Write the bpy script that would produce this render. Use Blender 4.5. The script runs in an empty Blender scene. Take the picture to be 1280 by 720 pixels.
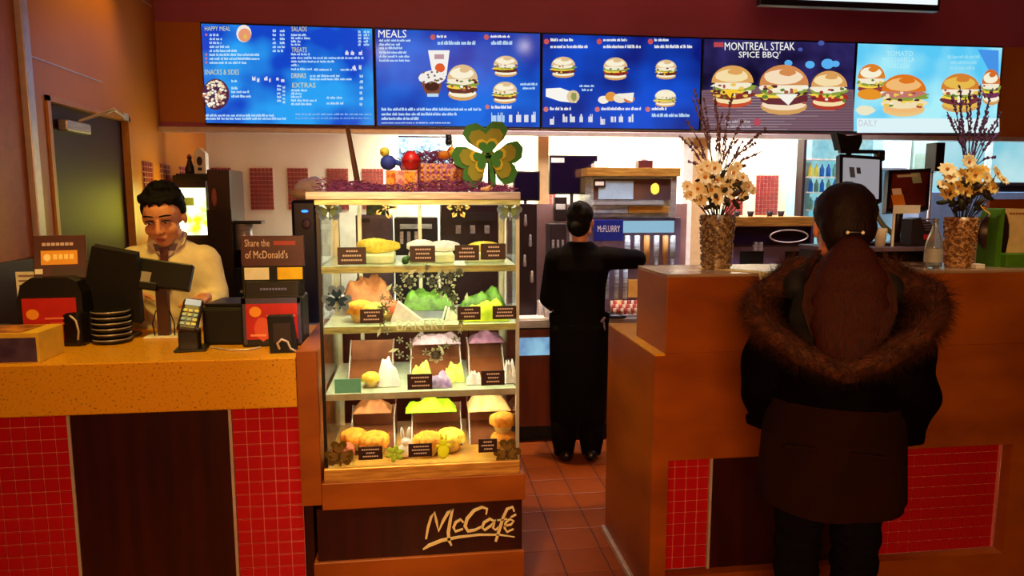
import bpy, bmesh, math, random
from mathutils import Vector, Matrix, Euler
random.seed(7)
R = math.radians
SC = bpy.context.scene
COL = SC.collection
# ------------------------------------------------------------------ camera
FPX, CX, CY, EYE = 880.0, 640.0, 360.0, 1.6
YAW, PIT = math.atan(115/887), math.atan(112/880)
cd = bpy.data.cameras.new('camera'); cam = bpy.data.objects.new('camera', cd); COL.objects.link(cam)
cd.sensor_width = 36; cd.lens = 36*FPX/1280; cd.clip_start = .05
cam.location = (0, 0, EYE); cam.rotation_euler = (R(90)-PIT, 0, -YAW)
SC.camera = cam
# ------------------------------------------------------------------ world, lights, exposure
SC.view_settings.view_transform = 'Standard'; SC.view_settings.look = 'None'
SC.view_settings.exposure = 0.0; SC.view_settings.gamma = 1.0; SC.view_settings.use_curve_mapping = False
w = bpy.data.worlds.new('world'); SC.world = w; w.use_nodes = True
w.node_tree.nodes['Background'].inputs[0].default_value = (1, .30, .10, 1)
w.node_tree.nodes['Background'].inputs[1].default_value = 0.03
def lamp(name, kind, loc, energy, color, target=None, size=.1, sy=None, angle=None, blend=.3, spread=None):
    l = bpy.data.lights.new(name, kind); l.energy = energy; l.color = color
    if kind == 'AREA':
        l.size = size
        if sy: l.shape = 'RECTANGLE'; l.size_y = sy
        if spread: l.spread = spread
    else: l.shadow_soft_size = size
    if kind == 'SPOT': l.spot_size = angle; l.spot_blend = blend
    o = bpy.data.objects.new(name, l); COL.objects.link(o); o.location = loc
    if target is not None:
        o.rotation_euler = (Vector(target)-Vector(loc)).to_track_quat('-Z', 'Y').to_euler()
    return o
WARM = (1, .66, .10)
lamp('light_counter_left', 'SPOT', (-.9, 2.2, 3.2), 150, WARM, (-.95, 2.68, 1.0), .06, angle=R(56), blend=.7)
lamp('fill_case_front', 'SPOT', (.0, 1.5, 3.3), 170, (1, .86, .66), (.0, 2.5, 1.32), .05, angle=R(30), blend=.7)  # added spot without a fixture, brightens the case front and shamrock sign
lamp('fill_vase_left', 'SPOT', (.95, 2.15, 3.3), 45, (1, .85, .65), (1.15, 2.68, 1.5), .04, angle=R(18), blend=.6)  # added narrow spot to brighten the left flowers, no fixture
lamp('fill_vase_right', 'SPOT', (2.15, 2.1, 3.3), 85, (1, .80, .45), (2.27, 2.62, 1.48), .04, angle=R(24), blend=.6)  # added narrow spot to brighten the right flowers, no fixture
lamp('light_wall_left', 'SPOT', (-1.45, 4.3, 3.2), 26, (1, .62, .10), (-1.75, 4.15, 2.4), .05, angle=R(84), blend=.8)
lamp('fill_front', 'AREA', (.3, .6, 3.4), 7, (1, .48, .2), (.5, 2.4, .5), 1.6, 1.0)  # added ambient fill over the customer side, no fixture
lamp('fill_front_low', 'AREA', (-.4, -1.2, 1.9), 33, (1, .47, .15), (.5, 2.6, .65), 1.2, 1.0, spread=R(100))  # added fill behind the camera, lifts the counter fronts but little floor
lamp('light_staff', 'SPOT', (.75, 4.0, 3.4), 240, (1, .54, .08), (.75, 4.15, 0), .03, angle=R(24), blend=.05)
lamp('light_lower_counter', 'SPOT', (.90, 3.0, 3.2), 45, (1, .6, .1), (.90, 2.85, 1.0), .05, angle=R(22), blend=.5)
lamp('light_kitchen_1', 'AREA', (.95, 5.7, 2.85), 200, (.97, 1, .86), (.95, 5.75, 0), 2.2, .5, spread=R(95))
lamp('light_kitchen_2', 'AREA', (2.6, 5.75, 2.85), 110, (1, .95, .82), (2.6, 5.75, 0), 1.6, .5)
lamp('light_kitchen_3', 'AREA', (4.6, 5.5, 2.85), 95, (.55, .9, 1), (4.6, 5.7, 0), 1.8, .5)
lamp('light_backbar', 'AREA', (1.8, 4.3, 2.9), 40, (1, .90, .92), (1.8, 4.8, .9), 3.0, .3, spread=R(90))
# ------------------------------------------------------------------ projection helpers (a photo pixel at a known depth -> metres)
_f = Vector((math.sin(YAW)*math.cos(PIT), math.cos(YAW)*math.cos(PIT), -math.sin(PIT)))
_r = Vector((math.cos(YAW), -math.sin(YAW), 0)); _u = _r.cross(_f)
def ray(px, py): return _f + _r*((px-CX)/FPX) + _u*((CY-py)/FPX)
def aty(px, py, y): d = ray(px, py); return Vector((d.x*y/d.y, y, EYE+d.z*y/d.y))
def atx(px, py, x): d = ray(px, py); return Vector((x, d.y*x/d.x, EYE+d.z*x/d.x))
def atz(px, py, z): d = ray(px, py); t = (z-EYE)/d.z; return Vector((d.x*t, d.y*t, z))
def bx_at(x0, y0, x1, y1, Y):
    a = aty(x0, (y0+y1)/2, Y); b = aty(x1, (y0+y1)/2, Y); t = aty((x0+x1)/2, y0, Y); c = aty((x0+x1)/2, y1, Y)
    return a.x, b.x, c.z, t.z
# ------------------------------------------------------------------ materials
def L(c): c /= 255; return c/12.92 if c <= .04045 else ((c+.055)/1.055)**2.4
def S(r, g, b): return (L(r), L(g), L(b), 1)
MATS = {}
def mat(name, c, rough=.5, metal=0, c2=None, scale=20, stretch=(1, 1, 1), bump=0, spec=.5, det=4, lo=.35, hi=.65, trans=0, ior=1.45, alpha=1, coat=0):
    if name in MATS: return MATS[name]
    m = bpy.data.materials.new(name); m.use_nodes = True; nt = m.node_tree; N = nt.nodes; K = nt.links
    p = N['Principled BSDF']; p.inputs['Roughness'].default_value = rough; p.inputs['Metallic'].default_value = metal
    p.inputs['Base Color'].default_value = c; p.inputs['Specular IOR Level'].default_value = spec
    p.inputs['Transmission Weight'].default_value = trans; p.inputs['IOR'].default_value = ior; p.inputs['Alpha'].default_value = alpha
    p.inputs['Coat Weight'].default_value = coat
    tc = N.new('ShaderNodeTexCoord'); mp = N.new('ShaderNodeMapping'); K.new(tc.outputs['Object'], mp.inputs[0])
    mp.inputs['Scale'].default_value = stretch
    n = N.new('ShaderNodeTexNoise'); n.inputs['Scale'].default_value = scale; n.inputs['Detail'].default_value = det
    K.new(mp.outputs[0], n.inputs['Vector'])
    r = N.new('ShaderNodeValToRGB'); K.new(n.outputs['Fac'], r.inputs[0])
    r.color_ramp.elements[0].position = lo; r.color_ramp.elements[1].position = hi
    r.color_ramp.elements[0].color = c
    r.color_ramp.elements[1].color = c2 if c2 else (c[0]*.85, c[1]*.85, c[2]*.85, 1)
    K.new(r.outputs[0], p.inputs['Base Color'])
    if bump:
        b = N.new('ShaderNodeBump'); b.inputs['Strength'].default_value = bump; b.inputs['Distance'].default_value = .01
        K.new(n.outputs['Fac'], b.inputs['Height']); K.new(b.outputs[0], p.inputs['Normal'])
    MATS[name] = m; return m
def vinyl(name, c):
    m = mat(name, c, .5); nt = m.node_tree; N = nt.nodes; p = N['Principled BSDF']; o = N['Material Output']
    t = N.new('ShaderNodeBsdfTranslucent'); t.inputs[0].default_value = c; x = N.new('ShaderNodeMixShader'); x.inputs[0].default_value = .6
    nt.links.new(p.outputs[0], x.inputs[1]); nt.links.new(t.outputs[0], x.inputs[2]); nt.links.new(x.outputs[0], o.inputs[0]); return m
def emit(name, c, s, c2=None, scale=3, lo=.35, hi=.65, gloss=False):
    if name in MATS: return MATS[name]
    m = bpy.data.materials.new(name); m.use_nodes = True; nt = m.node_tree; N = nt.nodes; K = nt.links
    p = N['Principled BSDF']; p.inputs['Base Color'].default_value = (.01, .01, .015, 1)
    p.inputs['Roughness'].default_value = .12 if gloss else .4
    p.inputs['Emission Color'].default_value = c; p.inputs['Emission Strength'].default_value = s
    if c2:
        tc = N.new('ShaderNodeTexCoord'); n = N.new('ShaderNodeTexNoise'); n.inputs['Scale'].default_value = scale; n.inputs['Detail'].default_value = 2
        K.new(tc.outputs['Object'], n.inputs['Vector']); r = N.new('ShaderNodeValToRGB'); K.new(n.outputs['Fac'], r.inputs[0])
        r.color_ramp.elements[0].position = lo; r.color_ramp.elements[1].position = hi
        r.color_ramp.elements[0].color = c; r.color_ramp.elements[1].color = c2
        K.new(r.outputs[0], p.inputs['Emission Color'])
    MATS[name] = m; return m
def printmat(name, s=0, rough=.5):
    if name in MATS: return MATS[name]
    m = bpy.data.materials.new(name); m.use_nodes = True; N = m.node_tree.nodes; K = m.node_tree.links
    p = N['Principled BSDF']; a = N.new('ShaderNodeAttribute'); a.attribute_name = 'Col'; p.inputs['Roughness'].default_value = rough
    if s:
        K.new(a.outputs['Color'], p.inputs['Emission Color']); p.inputs['Emission Strength'].default_value = s
        p.inputs['Base Color'].default_value = (.01, .01, .01, 1)
    else: K.new(a.outputs['Color'], p.inputs['Base Color'])
    MATS[name] = m; return m
WOOD = mat('wood_laminate', S(158, 80, 12), .4, c2=S(126, 58, 8), scale=2.2, stretch=(1, 1, 2.5), det=8, bump=.02)
WOODD = mat('wood_dark_laminate', S(52, 10, 8), .35, c2=S(38, 6, 5), scale=3, stretch=(8, 8, .6), det=6)
WALLO = mat('wall_orange_paint', S(196, 120, 34), .42, c2=S(180, 104, 26), scale=1.2, det=3, bump=.01)
SOFF = mat('soffit_red_brown_paint', S(182, 92, 124), .5, c2=S(166, 78, 104), scale=1.0)
CREAM = mat('kitchen_cream_wall', S(214, 212, 186), .5, c2=S(206, 204, 174), scale=2)
PALEB = mat('kitchen_pale_blue_wall', S(190, 226, 232), .5, c2=S(170, 212, 222), scale=1.5)
STONE = mat('speckled_stone', S(210, 146, 26), .3, c2=S(120, 66, 16), scale=120, det=2, lo=.58, hi=.72, bump=.01)
STEEL = mat('brushed_steel', S(186, 176, 176), .3, .35, c2=S(150, 140, 140), scale=12, stretch=(1, 1, 14))
STEELB = mat('cool_steel', S(205, 220, 235), .28, .35, c2=S(130, 150, 170), scale=10, stretch=(1, 1, 10))
BRASS = mat('warm_steel_base', S(225, 170, 80), .3, .4, c2=S(180, 120, 50), scale=8, stretch=(1, 1, 12))
ALU = mat('aluminium_trim', S(205, 190, 185), .35, .35)
WHITE = mat('white_plastic', S(232, 228, 220), .4)
BLACK = mat('black_plastic', S(18, 14, 15), .35)
BLACKM = mat('black_matte', S(14, 10, 10), .75)
DARK = mat('dark_equipment', S(38, 24, 28), .4)
RED = mat('red_card', S(190, 30, 30), .4)
PAPER = mat('white_paper', S(238, 232, 220), .7)
GLASS = mat('clear_glass', (.95, 1, .98, 1), .02, trans=1, ior=1.05, spec=.5)
VGLASS = mat('vase_glass', (.9, .92, .85, 1), .05, trans=.9, ior=1.25)
REDTILE = mat('red_mosaic_tile', S(190, 22, 30), .22, c2=S(160, 14, 20), scale=9, lo=.3, hi=.7)
GROUT = mat('pink_grout', S(225, 110, 110), .8)
WTILE = mat('wall_mosaic_maroon', S(140, 52, 50), .3, c2=S(120, 40, 44), scale=14)
WGROUT = mat('wall_grout', S(200, 160, 140), .8)
TERRA = mat('floor_tile_terracotta', S(140, 66, 20), .35, c2=S(122, 54, 14), scale=5, bump=.02)
TGROUT = mat('floor_grout', S(60, 34, 40), .8)
# ------------------------------------------------------------------ mesh builder
def RZ(a): return Matrix.Rotation(a, 4, 'Z')
def TR(*v): return Matrix.Translation(v if len(v) == 3 else v[0])
class MB:
    def __init__(s): s.bm = bmesh.new(); s.col = []; s.cur = None; s.lay = None
    def color(s, c):
        if s.lay is None: s.lay = s.bm.loops.layers.float_color.new('Col')
        s.cur = c; return s
    def _fin(s, fs):
        if s.lay is not None:
            for f in fs:
                for l in f.loops: l[s.lay] = s.cur
    def faces(s, vs, idx, smooth=False):
        v = [s.bm.verts.new(p) for p in vs]; out = []
        for i in idx:
            try: f = s.bm.faces.new([v[k] for k in i]); f.smooth = smooth; out.append(f)
            except ValueError: pass
        s._fin(out); return s
    def box(s, x0, y0, z0, x1, y1, z1, m=None, bev=0):
        x0, x1 = sorted((x0, x1)); y0, y1 = sorted((y0, y1)); z0, z1 = sorted((z0, z1))
        P = [(x0, y0, z0), (x1, y0, z0), (x1, y1, z0), (x0, y1, z0), (x0, y0, z1), (x1, y0, z1), (x1, y1, z1), (x0, y1, z1)]
        if m: P = [m @ Vector(p) for p in P]
        n0 = len(s.bm.faces)
        v = [s.bm.verts.new(p) for p in P]; fs = []
        for i in ((0, 3, 2, 1), (4, 5, 6, 7), (0, 1, 5, 4), (1, 2, 6, 5), (2, 3, 7, 6), (3, 0, 4, 7)): fs.append(s.bm.faces.new([v[k] for k in i]))
        s._fin(fs)
        if bev:
            es = list({e for f in fs for e in f.edges})
            r = bmesh.ops.bevel(s.bm, geom=es, offset=bev, segments=2, affect='EDGES', profile=.5)
            s._fin(r['faces'])
        return s
    def prism(s, pts, h, m=None, smooth=False):     # pts in xz plane, extruded along +y by h
        n = len(pts); P = [(a, 0, b) for a, b in pts]+[(a, h, b) for a, b in pts]
        if m: P = [m @ Vector(p) for p in P]
        I = [tuple(range(n)), tuple(range(2*n-1, n-1, -1))]+[(i, i+n, (i+1) % n+n, (i+1) % n) for i in range(n)]
        return s.faces(P, I, smooth)
    def ring(s, prof, n=16, m=None, smooth=True, ell=None, cap=True):   # prof: (r,z) or (rx,ry,z,ox,oy)
        P = []; k = len(prof)
        for q in prof:
            if len(q) == 2: q = (q[0], q[0], q[1], 0, 0)
            for i in range(n):
                a = 2*math.pi*i/n; v = Vector((q[3]+q[0]*math.cos(a), q[4]+q[1]*math.sin(a), q[2])); P.append(m @ v if m else v)
        I = [(j*n+i, j*n+(i+1) % n, (j+1)*n+(i+1) % n, (j+1)*n+i) for j in range(k-1) for i in range(n)]
        if cap: I += [tuple(range(n-1, -1, -1)), tuple((k-1)*n+i for i in range(n))]
        return s.faces(P, I, smooth)
    def cap(s, a, ra, b, rb=None, n=10):            # tapered capsule
        rb = ra if rb is None else rb; a = Vector(a); b = Vector(b); d = b-a; ln = max(d.length, 1e-5)
        q = d.to_track_quat('Z', 'Y').to_matrix().to_4x4(); m = TR(a) @ q
        pr = [(max(ra*math.sin(t), 1e-4), -ra*math.cos(t)) for t in (0.02, .5, 1.0, 1.57)]+[(max(rb*math.sin(t), 1e-4), ln-rb*math.cos(t)) for t in (1.57, 2.1, 2.6, 3.12)]
        return s.ring(pr, n, m)
    def cyl(s, a, b, r, rb=None, n=12, smooth=True):
        a = Vector(a); b = Vector(b); d = b-a; q = d.to_track_quat('Z', 'Y').to_matrix().to_4x4()
        return s.ring([(r, 0), (r if rb is None else rb, d.length)], n, TR(a) @ q, smooth)
    def tube(s, pts, r, n=6):
        for a, b in zip(pts, pts[1:]): s.cap(a, r, b, r, n)
        return s
    def ell(s, c, r, rot=(0, 0, 0), sub=2):
        r = (r, r, r) if not hasattr(r, '__len__') else r
        m = TR(Vector(c)) @ Euler(rot).to_matrix().to_4x4() @ Matrix.Diagonal((r[0], r[1], r[2], 1))
        q = bmesh.ops.create_icosphere(s.bm, subdivisions=sub, radius=1, matrix=m); fs = {f for v in q['verts'] for f in v.link_faces}
        for f in fs: f.smooth = True
        s._fin(fs); return s
    def grid(s, fn, nu, nv, smooth=True):
        P = [fn(i/nu, j/nv) for j in range(nv+1) for i in range(nu+1)]
        return s.faces(P, [(j*(nu+1)+i, j*(nu+1)+i+1, (j+1)*(nu+1)+i+1, (j+1)*(nu+1)+i) for j in range(nv) for i in range(nu)], smooth)
def link(name, me, m, parent=None, loc=None):
    if m is not None: me.materials.clear(); me.materials.append(m)
    o = bpy.data.objects.new(name, me); COL.objects.link(o)
    if parent: o.parent = parent
    if loc is not None: o.location = loc
    return o
def obj(name, mb, m, parent=None, loc=None, fix=True):
    if fix: bmesh.ops.recalc_face_normals(mb.bm, faces=mb.bm.faces)
    me = bpy.data.meshes.new(name); mb.bm.to_mesh(me); mb.bm.free()
    return link(name, me, m, parent, loc)
def tag(o, label, cat, group=None, kind=None):
    o['label'] = label; o['category'] = cat
    if group: o['group'] = group
    if kind: o['kind'] = kind
    return o
def thing(name, label, cat, loc=(0, 0, 0), rz=0, group=None):
    o = bpy.data.objects.new(name, None); o.empty_display_size = .05; COL.objects.link(o); o.location = loc; o.rotation_euler = (0, 0, rz)
    return tag(o, label, cat, group)
def dup(o, loc, label=None, rz=None, parent=None, scale=None):
    c = o.copy(); COL.objects.link(c)
    if parent: c.parent = parent
    if loc is not None: c.location = loc
    if rz is not None: c.rotation_euler = (0, 0, rz)
    if scale: c.scale = (scale,)*3
    if label: c['label'] = label
    for ch in list(o.children): dup(ch, None, parent=c)
    return c
def struct(name, mb, m, parent=None, loc=None):
    o = obj(name, mb, m, parent, loc)
    if not parent: o['kind'] = 'structure'
    return o
# ------------------------------------------------------------------ flat print (text and pictures on cards and screens), drawn in photo pixels on plane y
_tc = {}
def textmesh(s):
    if s not in _tc:
        cu = bpy.data.curves.new('t', 'FONT'); cu.body = s; cu.resolution_u = 2; o = bpy.data.objects.new('t', cu); COL.objects.link(o)
        me = bpy.data.meshes.new_from_object(o.evaluated_get(bpy.context.evaluated_depsgraph_get()))
        vs = [(v.co.x, v.co.y) for v in me.vertices]; fs = [tuple(p.vertices) for p in me.polygons]
        bpy.data.objects.remove(o); bpy.data.curves.remove(cu); bpy.data.meshes.remove(me)
        xs = [v[0] for v in vs]; ys = [v[1] for v in vs]; _tc[s] = (vs, fs, min(xs), max(xs), min(ys), max(ys))
    return _tc[s]
class Print:
    def __init__(s, fn): s.mb = MB(); s.mb.color((1, 1, 1, 1)); s.fn = fn; s.k = 0    # fn(x, y, layer) -> Vector
    def poly(s, pts, c):
        s.k += 1; s.mb.color(c); s.mb.faces([s.fn(a, b, s.k) for a, b in pts], [tuple(range(len(pts)))]); return s
    def rect(s, x0, y0, x1, y1, c): return s.poly([(x0, y0), (x1, y0), (x1, y1), (x0, y1)], c)
    def ell(s, cx, cy, rx, ry, c, n=14, a0=0, a1=2*math.pi, jit=0):
        return s.poly([(cx+rx*math.cos(a0+(a1-a0)*i/n)*(1+random.uniform(-jit, jit)), cy+ry*math.sin(a0+(a1-a0)*i/n)*(1+random.uniform(-jit, jit))) for i in range(n)], c)
    def text(s, t, x0, y0, x1, y1, c):
        vs, fs, a, b, d, e = textmesh(t); s.k += 1; s.mb.color(c)
        s.mb.faces([s.fn(x0+(x1-x0)*(v[0]-a)/(b-a), y1-(y1-y0)*(v[1]-d)/(e-d), s.k) for v in vs], fs); return s
    def greek(s, x0, y, x1, h, c):
        x = x0; s.k += 1; s.mb.color(c)
        while x < x1-1:
            w_ = min(random.uniform(2.5, 8), x1-x); k = x
            while k < x+w_-.5:                                   # tiny illegible strokes
                hh = h*random.choice((.7, .7, 1)); s.mb.faces([s.fn(a, b, s.k) for a, b in ((k, y+h-hh), (k+.75, y+h-hh), (k+.75, y+h), (k, y+h))], [(0, 1, 2, 3)]); k += 1.05
            x += w_+1
        return s
    def done(s, name, m, parent): o = obj(name, s.mb, m, parent, fix=False); o['kind'] = 'stuff'; return o
def blob(name, fill, m, parent=None, vox=.01, smooth=4, disp=None):
    mb = MB(); fill(mb); me = bpy.data.meshes.new(name); mb.bm.to_mesh(me); mb.bm.free()
    o = bpy.data.objects.new(name, me); COL.objects.link(o)
    r = o.modifiers.new('r', 'REMESH'); r.mode = 'VOXEL'; r.voxel_size = vox; r.use_smooth_shade = True
    if smooth: q = o.modifiers.new('s', 'SMOOTH'); q.iterations = smooth; q.factor = .5
    me2 = bpy.data.meshes.new_from_object(o.evaluated_get(bpy.context.evaluated_depsgraph_get()))
    bpy.data.objects.remove(o); bpy.data.meshes.remove(me)
    if disp:
        for v in me2.vertices: v.co = disp(v.co)
    me2.polygons.foreach_set('use_smooth', [True]*len(me2.polygons))
    me2.name = name
    return link(name, me2, m, parent)
# ================================================================== SETTING
WX = -1.75
f = struct('floor', MB().box(-2.6, -2.5, -.12, 8, 6.4, -.004), TGROUT)
fm = MATS['floor_grout']; nt = fm.node_tree; br = nt.nodes.new('ShaderNodeTexBrick'); br.offset = 0
tc = nt.nodes.new('ShaderNodeTexCoord'); nt.links.new(tc.outputs['Object'], br.inputs['Vector'])
br.inputs['Scale'].default_value = 1; br.inputs['Brick Width'].default_value = .2; br.inputs['Row Height'].default_value = .2; br.inputs['Mortar Size'].default_value = .004
br.inputs['Color1'].default_value = S(172, 96, 50); br.inputs['Color2'].default_value = S(160, 86, 44); br.inputs['Mortar'].default_value = S(60, 34, 40)
nt.links.new(br.outputs['Color'], nt.nodes['Principled BSDF'].inputs['Base Color'])
sub = MB().box(.003, .003, -.006, .197, .197, 0, bev=.002); t0 = obj('floor_tile', sub, TERRA, f, (-.2, 1.4, 0))
for i in range(8):
    for j in range(16):
        if i or j: t = dup(t0, (-.2+.2*i, 1.4+.2*j, random.uniform(-.0008, .0003)))
wl = struct('wall_left', MB().box(WX-.12, 3.55, -.0, WX, 3.665, 3.6).box(WX-.12, 4.635, 0, WX, 6.3, 3.6).box(WX-.12, 3.665, 2.085, WX, 4.635, 3.6), WALLO)
obj('panel_joint', MB().box(WX-.001, 3.56, 2.24, WX+.003, 4.30, 2.246).box(WX-.001, 3.56, 2.86, WX+.003, 5.15, 2.868), ALU, wl)
wf = struct('wall_left_front', MB().box(WX-.12, -2.5, 1.33, WX-.02, 3.55, 3.6), mat('front_wall_orange', S(180, 96, 40), .5))
struct('trim_1', MB().box(WX-.02, 3.50, 1.33, WX+.012, 3.56, 3.6, bev=.004), ALU)
struct('wall_left_wainscot', MB().box(WX-.12, -2.5, 0, WX, 3.55, 1.33), WOODD)
d = bpy.data.objects.new('door_1', None); COL.objects.link(d); d['kind'] = 'structure'; d.location = (WX, 3.665, 0)
DOORM = mat('door_dark_brown', S(62, 20, 30), .5, spec=.25, c2=S(52, 17, 24), scale=2)
obj('door_leaf', MB().box(-.07, .03, 0, -.03, .94, 2.06, bev=.003), DOORM, d)
FRM = mat('door_frame_tan', S(196, 130, 60), .4)
obj('door_frame', MB().box(-.12, 0, 0, .012, .03, 2.085).box(-.12, .94, 0, .012, .97, 2.085).box(-.12, 0, 2.06, .012, .97, 2.085), FRM, d)
obj('hinge', MB().cyl((-.02, .035, 1.5), (-.02, .035, 1.66), .012), ALU, d)
cl = obj('door_closer', MB().box(-.028, .16, 1.935, .02, .42, 1.99, bev=.008), STEEL, d)
obj('closer_arm', MB().cap((.0, .34, 2.0), .008, (.14, .42, 2.07), .008).cap((.14, .42, 2.07), .009, (.02, .86, 2.075), .009).box(.0, .83, 2.06, .03, .9, 2.10), ALU, cl)
# kitchen back wall, with tile strips built of mosaic
BY = 6.2
wb = struct('wall_back', MB().box(-2.4, BY, 0, 3.43, BY+.1, 2.95), CREAM)
def tilestrip(x0, x1, z0, z1, nx, nz, parent, rot=None, loc=(0, 0, 0)):
    mb = MB(); g = .1
    dx = (x1-x0)/nx; dz = (z1-z0)/nz
    for i in range(nx):
        for j in range(nz):
            mb.box(x0+dx*(i+.1), -.012, z0+dz*(j+.1), x0+dx*(i+.9), -.004, z0+dz*(j+.9))
    b = obj('tile_backing', MB().box(x0, -.005, z0, x1, 0, z1), WGROUT, parent, loc); o = obj('mosaic_tiles', mb, WTILE, b); o['kind'] = 'stuff'
    if rot: b.rotation_euler = (0, 0, rot)
for a, b_ in ((265, 290), (313, 342), (360, 386), (409, 436), (453, 480)):
    x0, x1, z0, z1 = bx_at(a, 209, b_, 262, BY); tilestrip(x0, x1, 1.505, 1.853, 6, 10, wb, loc=(0, BY, 0))
x0, x1, z0, z1 = bx_at(684, 219, 692, 268, BY); tilestrip(x0-.02, x1+.02, 1.46, z1, 3, 10, wb, loc=(0, BY, 0))
for a, b_, c_, e_ in ((944, 219, 972, 270), (906, 248, 928, 270)):
    x0, x1, z0, z1 = bx_at(a, b_, c_, e_, BY); tilestrip(x0, x1, 1.43, z1, 6, 10 if a > 940 else 5, wb, loc=(0, BY, 0))
for y0, y1 in ((4.80, 4.96), (5.10, 5.30), (5.50, 5.72)):
    tilestrip(y0, y1, 1.5, 1.835, 4, 10, wl, rot=R(90), loc=(WX, 0, 0))
struct('wall_right', MB().box(6.9, -2.5, 0, 7, 6.3, 3.6), WALLO)
wk = struct('wall_back_right', MB().box(3.43, BY+.3, 0, 5.0, BY+.4, 2.95).box(5.0, BY+.3, 0, 6.9, BY+.4, 1.55).box(5.0, BY+.3, 2.5, 6.9, BY+.4, 2.95), PALEB)
wn = bpy.data.objects.new('window_1', None); COL.objects.link(wn); wn['kind'] = 'structure'; wn.location = (5.0, BY+.3, 1.55)
obj('window_frame', MB().box(0, -.03, 0, .05, .05, .95).box(.62, -.03, 0, .68, .05, .95).box(1.25, -.03, 0, 1.3, .05, .95).box(1.85, -.03, 0, 1.9, .05, .95).box(0, -.03, .9, 1.9, .05, .95).box(0, -.03, 0, 1.9, .05, .05), WHITE, wn)
obj('window_pane', MB().box(.05, 0, .05, 1.85, .008, .9), emit('daylight_pane', S(120, 205, 225), .9, S(190, 235, 240), 2), wn)
struct('trim_2', MB().box(3.40, BY-.03, 0, 3.47, BY+.3, 2.95), WHITE)
struct('ceiling', MB().box(-2.6, -2.5, 3.6, 8, 5.2, 3.7), SOFF)
struct('ceiling_kitchen', MB().box(-2.6, 5.3, 2.95, 8, 6.6, 3.05), CREAM)
so = struct('wall_soffit', MB().box(WX, 5.2, 2.09, 6.9, 5.3, 3.6), SOFF)
xs = aty(1252, 100, 5.19).x
obj('end_panel', MB().box(xs, 5.185, 2.09, 6.9, 5.2, 2.78), WALLO, so)
obj('end_panel', MB().box(WX, 5.185, 2.12, -1.45, 5.2, 2.78), WALLO, so)
struct('trim_3', MB().box(WX, 5.13, 2.05, 6.8, 5.21, 2.085, bev=.004), ALU)
x0 = aty(858, 200, 5.2).x
struct('trim_4', MB().box(x0-.03, 5.18, .82, x0+.045, 5.25, 2.06), WHITE)
struct('trim_5', MB().box(x0+.045, 5.2, .82, x0+.17, 5.3, 2.06), mat('tan_post', S(205, 170, 120), .5))
x0, x1, _, _ = bx_at(671, 200, 684, 340, 5.35)
struct('trim_6', MB().box(x0, 5.3, .82, x1, 5.42, 2.06), mat('tan_post', S(205, 170, 120), .5))
# ================================================================== MENU SCREENS
SY = 5.13
XS = [aty(p, 100, SY).x for p in (253, 468.5, 676.5, 877, 1068, 1251)]
WH = S(255, 255, 250); PALE = S(200, 235, 255); YEL = S(215, 215, 140)
def mfn(root):
    def fn(x, y, k): p = aty(x, y, SY); return Vector((p.x-root[0], -.0015-.00012*k, p.z-root[1]))
    return fn
BLUE = [emit('screen_blue_left', S(10, 70, 205), .95, S(40, 165, 250), 2.6, .4, .6, True), emit('screen_blue_meals', S(8, 50, 170), .95, S(20, 110, 230), 2.4, gloss=True),
        emit('screen_blue_burgers', S(8, 24, 120), .95, S(10, 80, 215), 2.2, gloss=True), emit('screen_night', S(12, 8, 40), .95, S(46, 40, 100), 4, gloss=True), emit('screen_aqua', S(90, 205, 250), .95, S(175, 245, 255), 2.5, gloss=True)]
names = [('menu screen with a popcorn bowl and price columns, leftmost in the row'), ('menu screen headed MEALS with drink cup and burger'),
         ('menu screen with six small sandwiches on dark blue'), ('menu screen advertising MONTREAL STEAK SPICE BBQ burgers'), ('pale aqua menu screen with burgers, rightmost in the row')]
PM = printmat('screen_print', .95)
def burger(P, cx, cy, w_, h, meat=S(100, 40, 26), top=S(226, 190, 140), hi=S(252, 244, 215), low=S(214, 160, 90), sauce=S(248, 238, 210)):
    rc = random.choice; U = random.uniform
    P.ell(cx, cy+h*.33, w_*.43, h*.17, low); P.ell(cx, cy+h*.29, w_*.41, h*.12, hi)
    P.ell(cx, cy+h*.18, w_*.47, h*.13, meat, jit=.08); P.ell(cx-w_*.05, cy+h*.11, w_*.42, h*.07, S(250, 214, 70), jit=.2)
    P.ell(cx+w_*.02, cy+h*.02, w_*.47, h*.11, S(140, 160, 60), n=22, jit=.15); P.ell(cx-w_*.02, cy-h*.03, w_*.43, h*.1, sauce, n=18, jit=.15)
    for _ in range(22 if w_ > 40 else 12): P.ell(cx+U(-.4, .4)*w_, cy+h*U(-.06, .27), w_*U(.03, .07), h*U(.02, .05), rc((meat, S(170, 80, 70), S(248, 244, 225), S(90, 130, 40), S(240, 200, 80), S(80, 30, 40))), n=7, jit=.2)
    pts = [(cx+w_*.47*math.cos(a)*.96, cy-h*.08-h*.4*math.sin(a)) for a in [math.pi*i/14 for i in range(15)]]
    P.poly(pts, top); P.ell(cx-w_*.02, cy-h*.24, w_*.36, h*.15, hi, jit=.05); P.ell(cx+w_*.06, cy-h*.33, w_*.16, h*.07, top, jit=.1)
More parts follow.
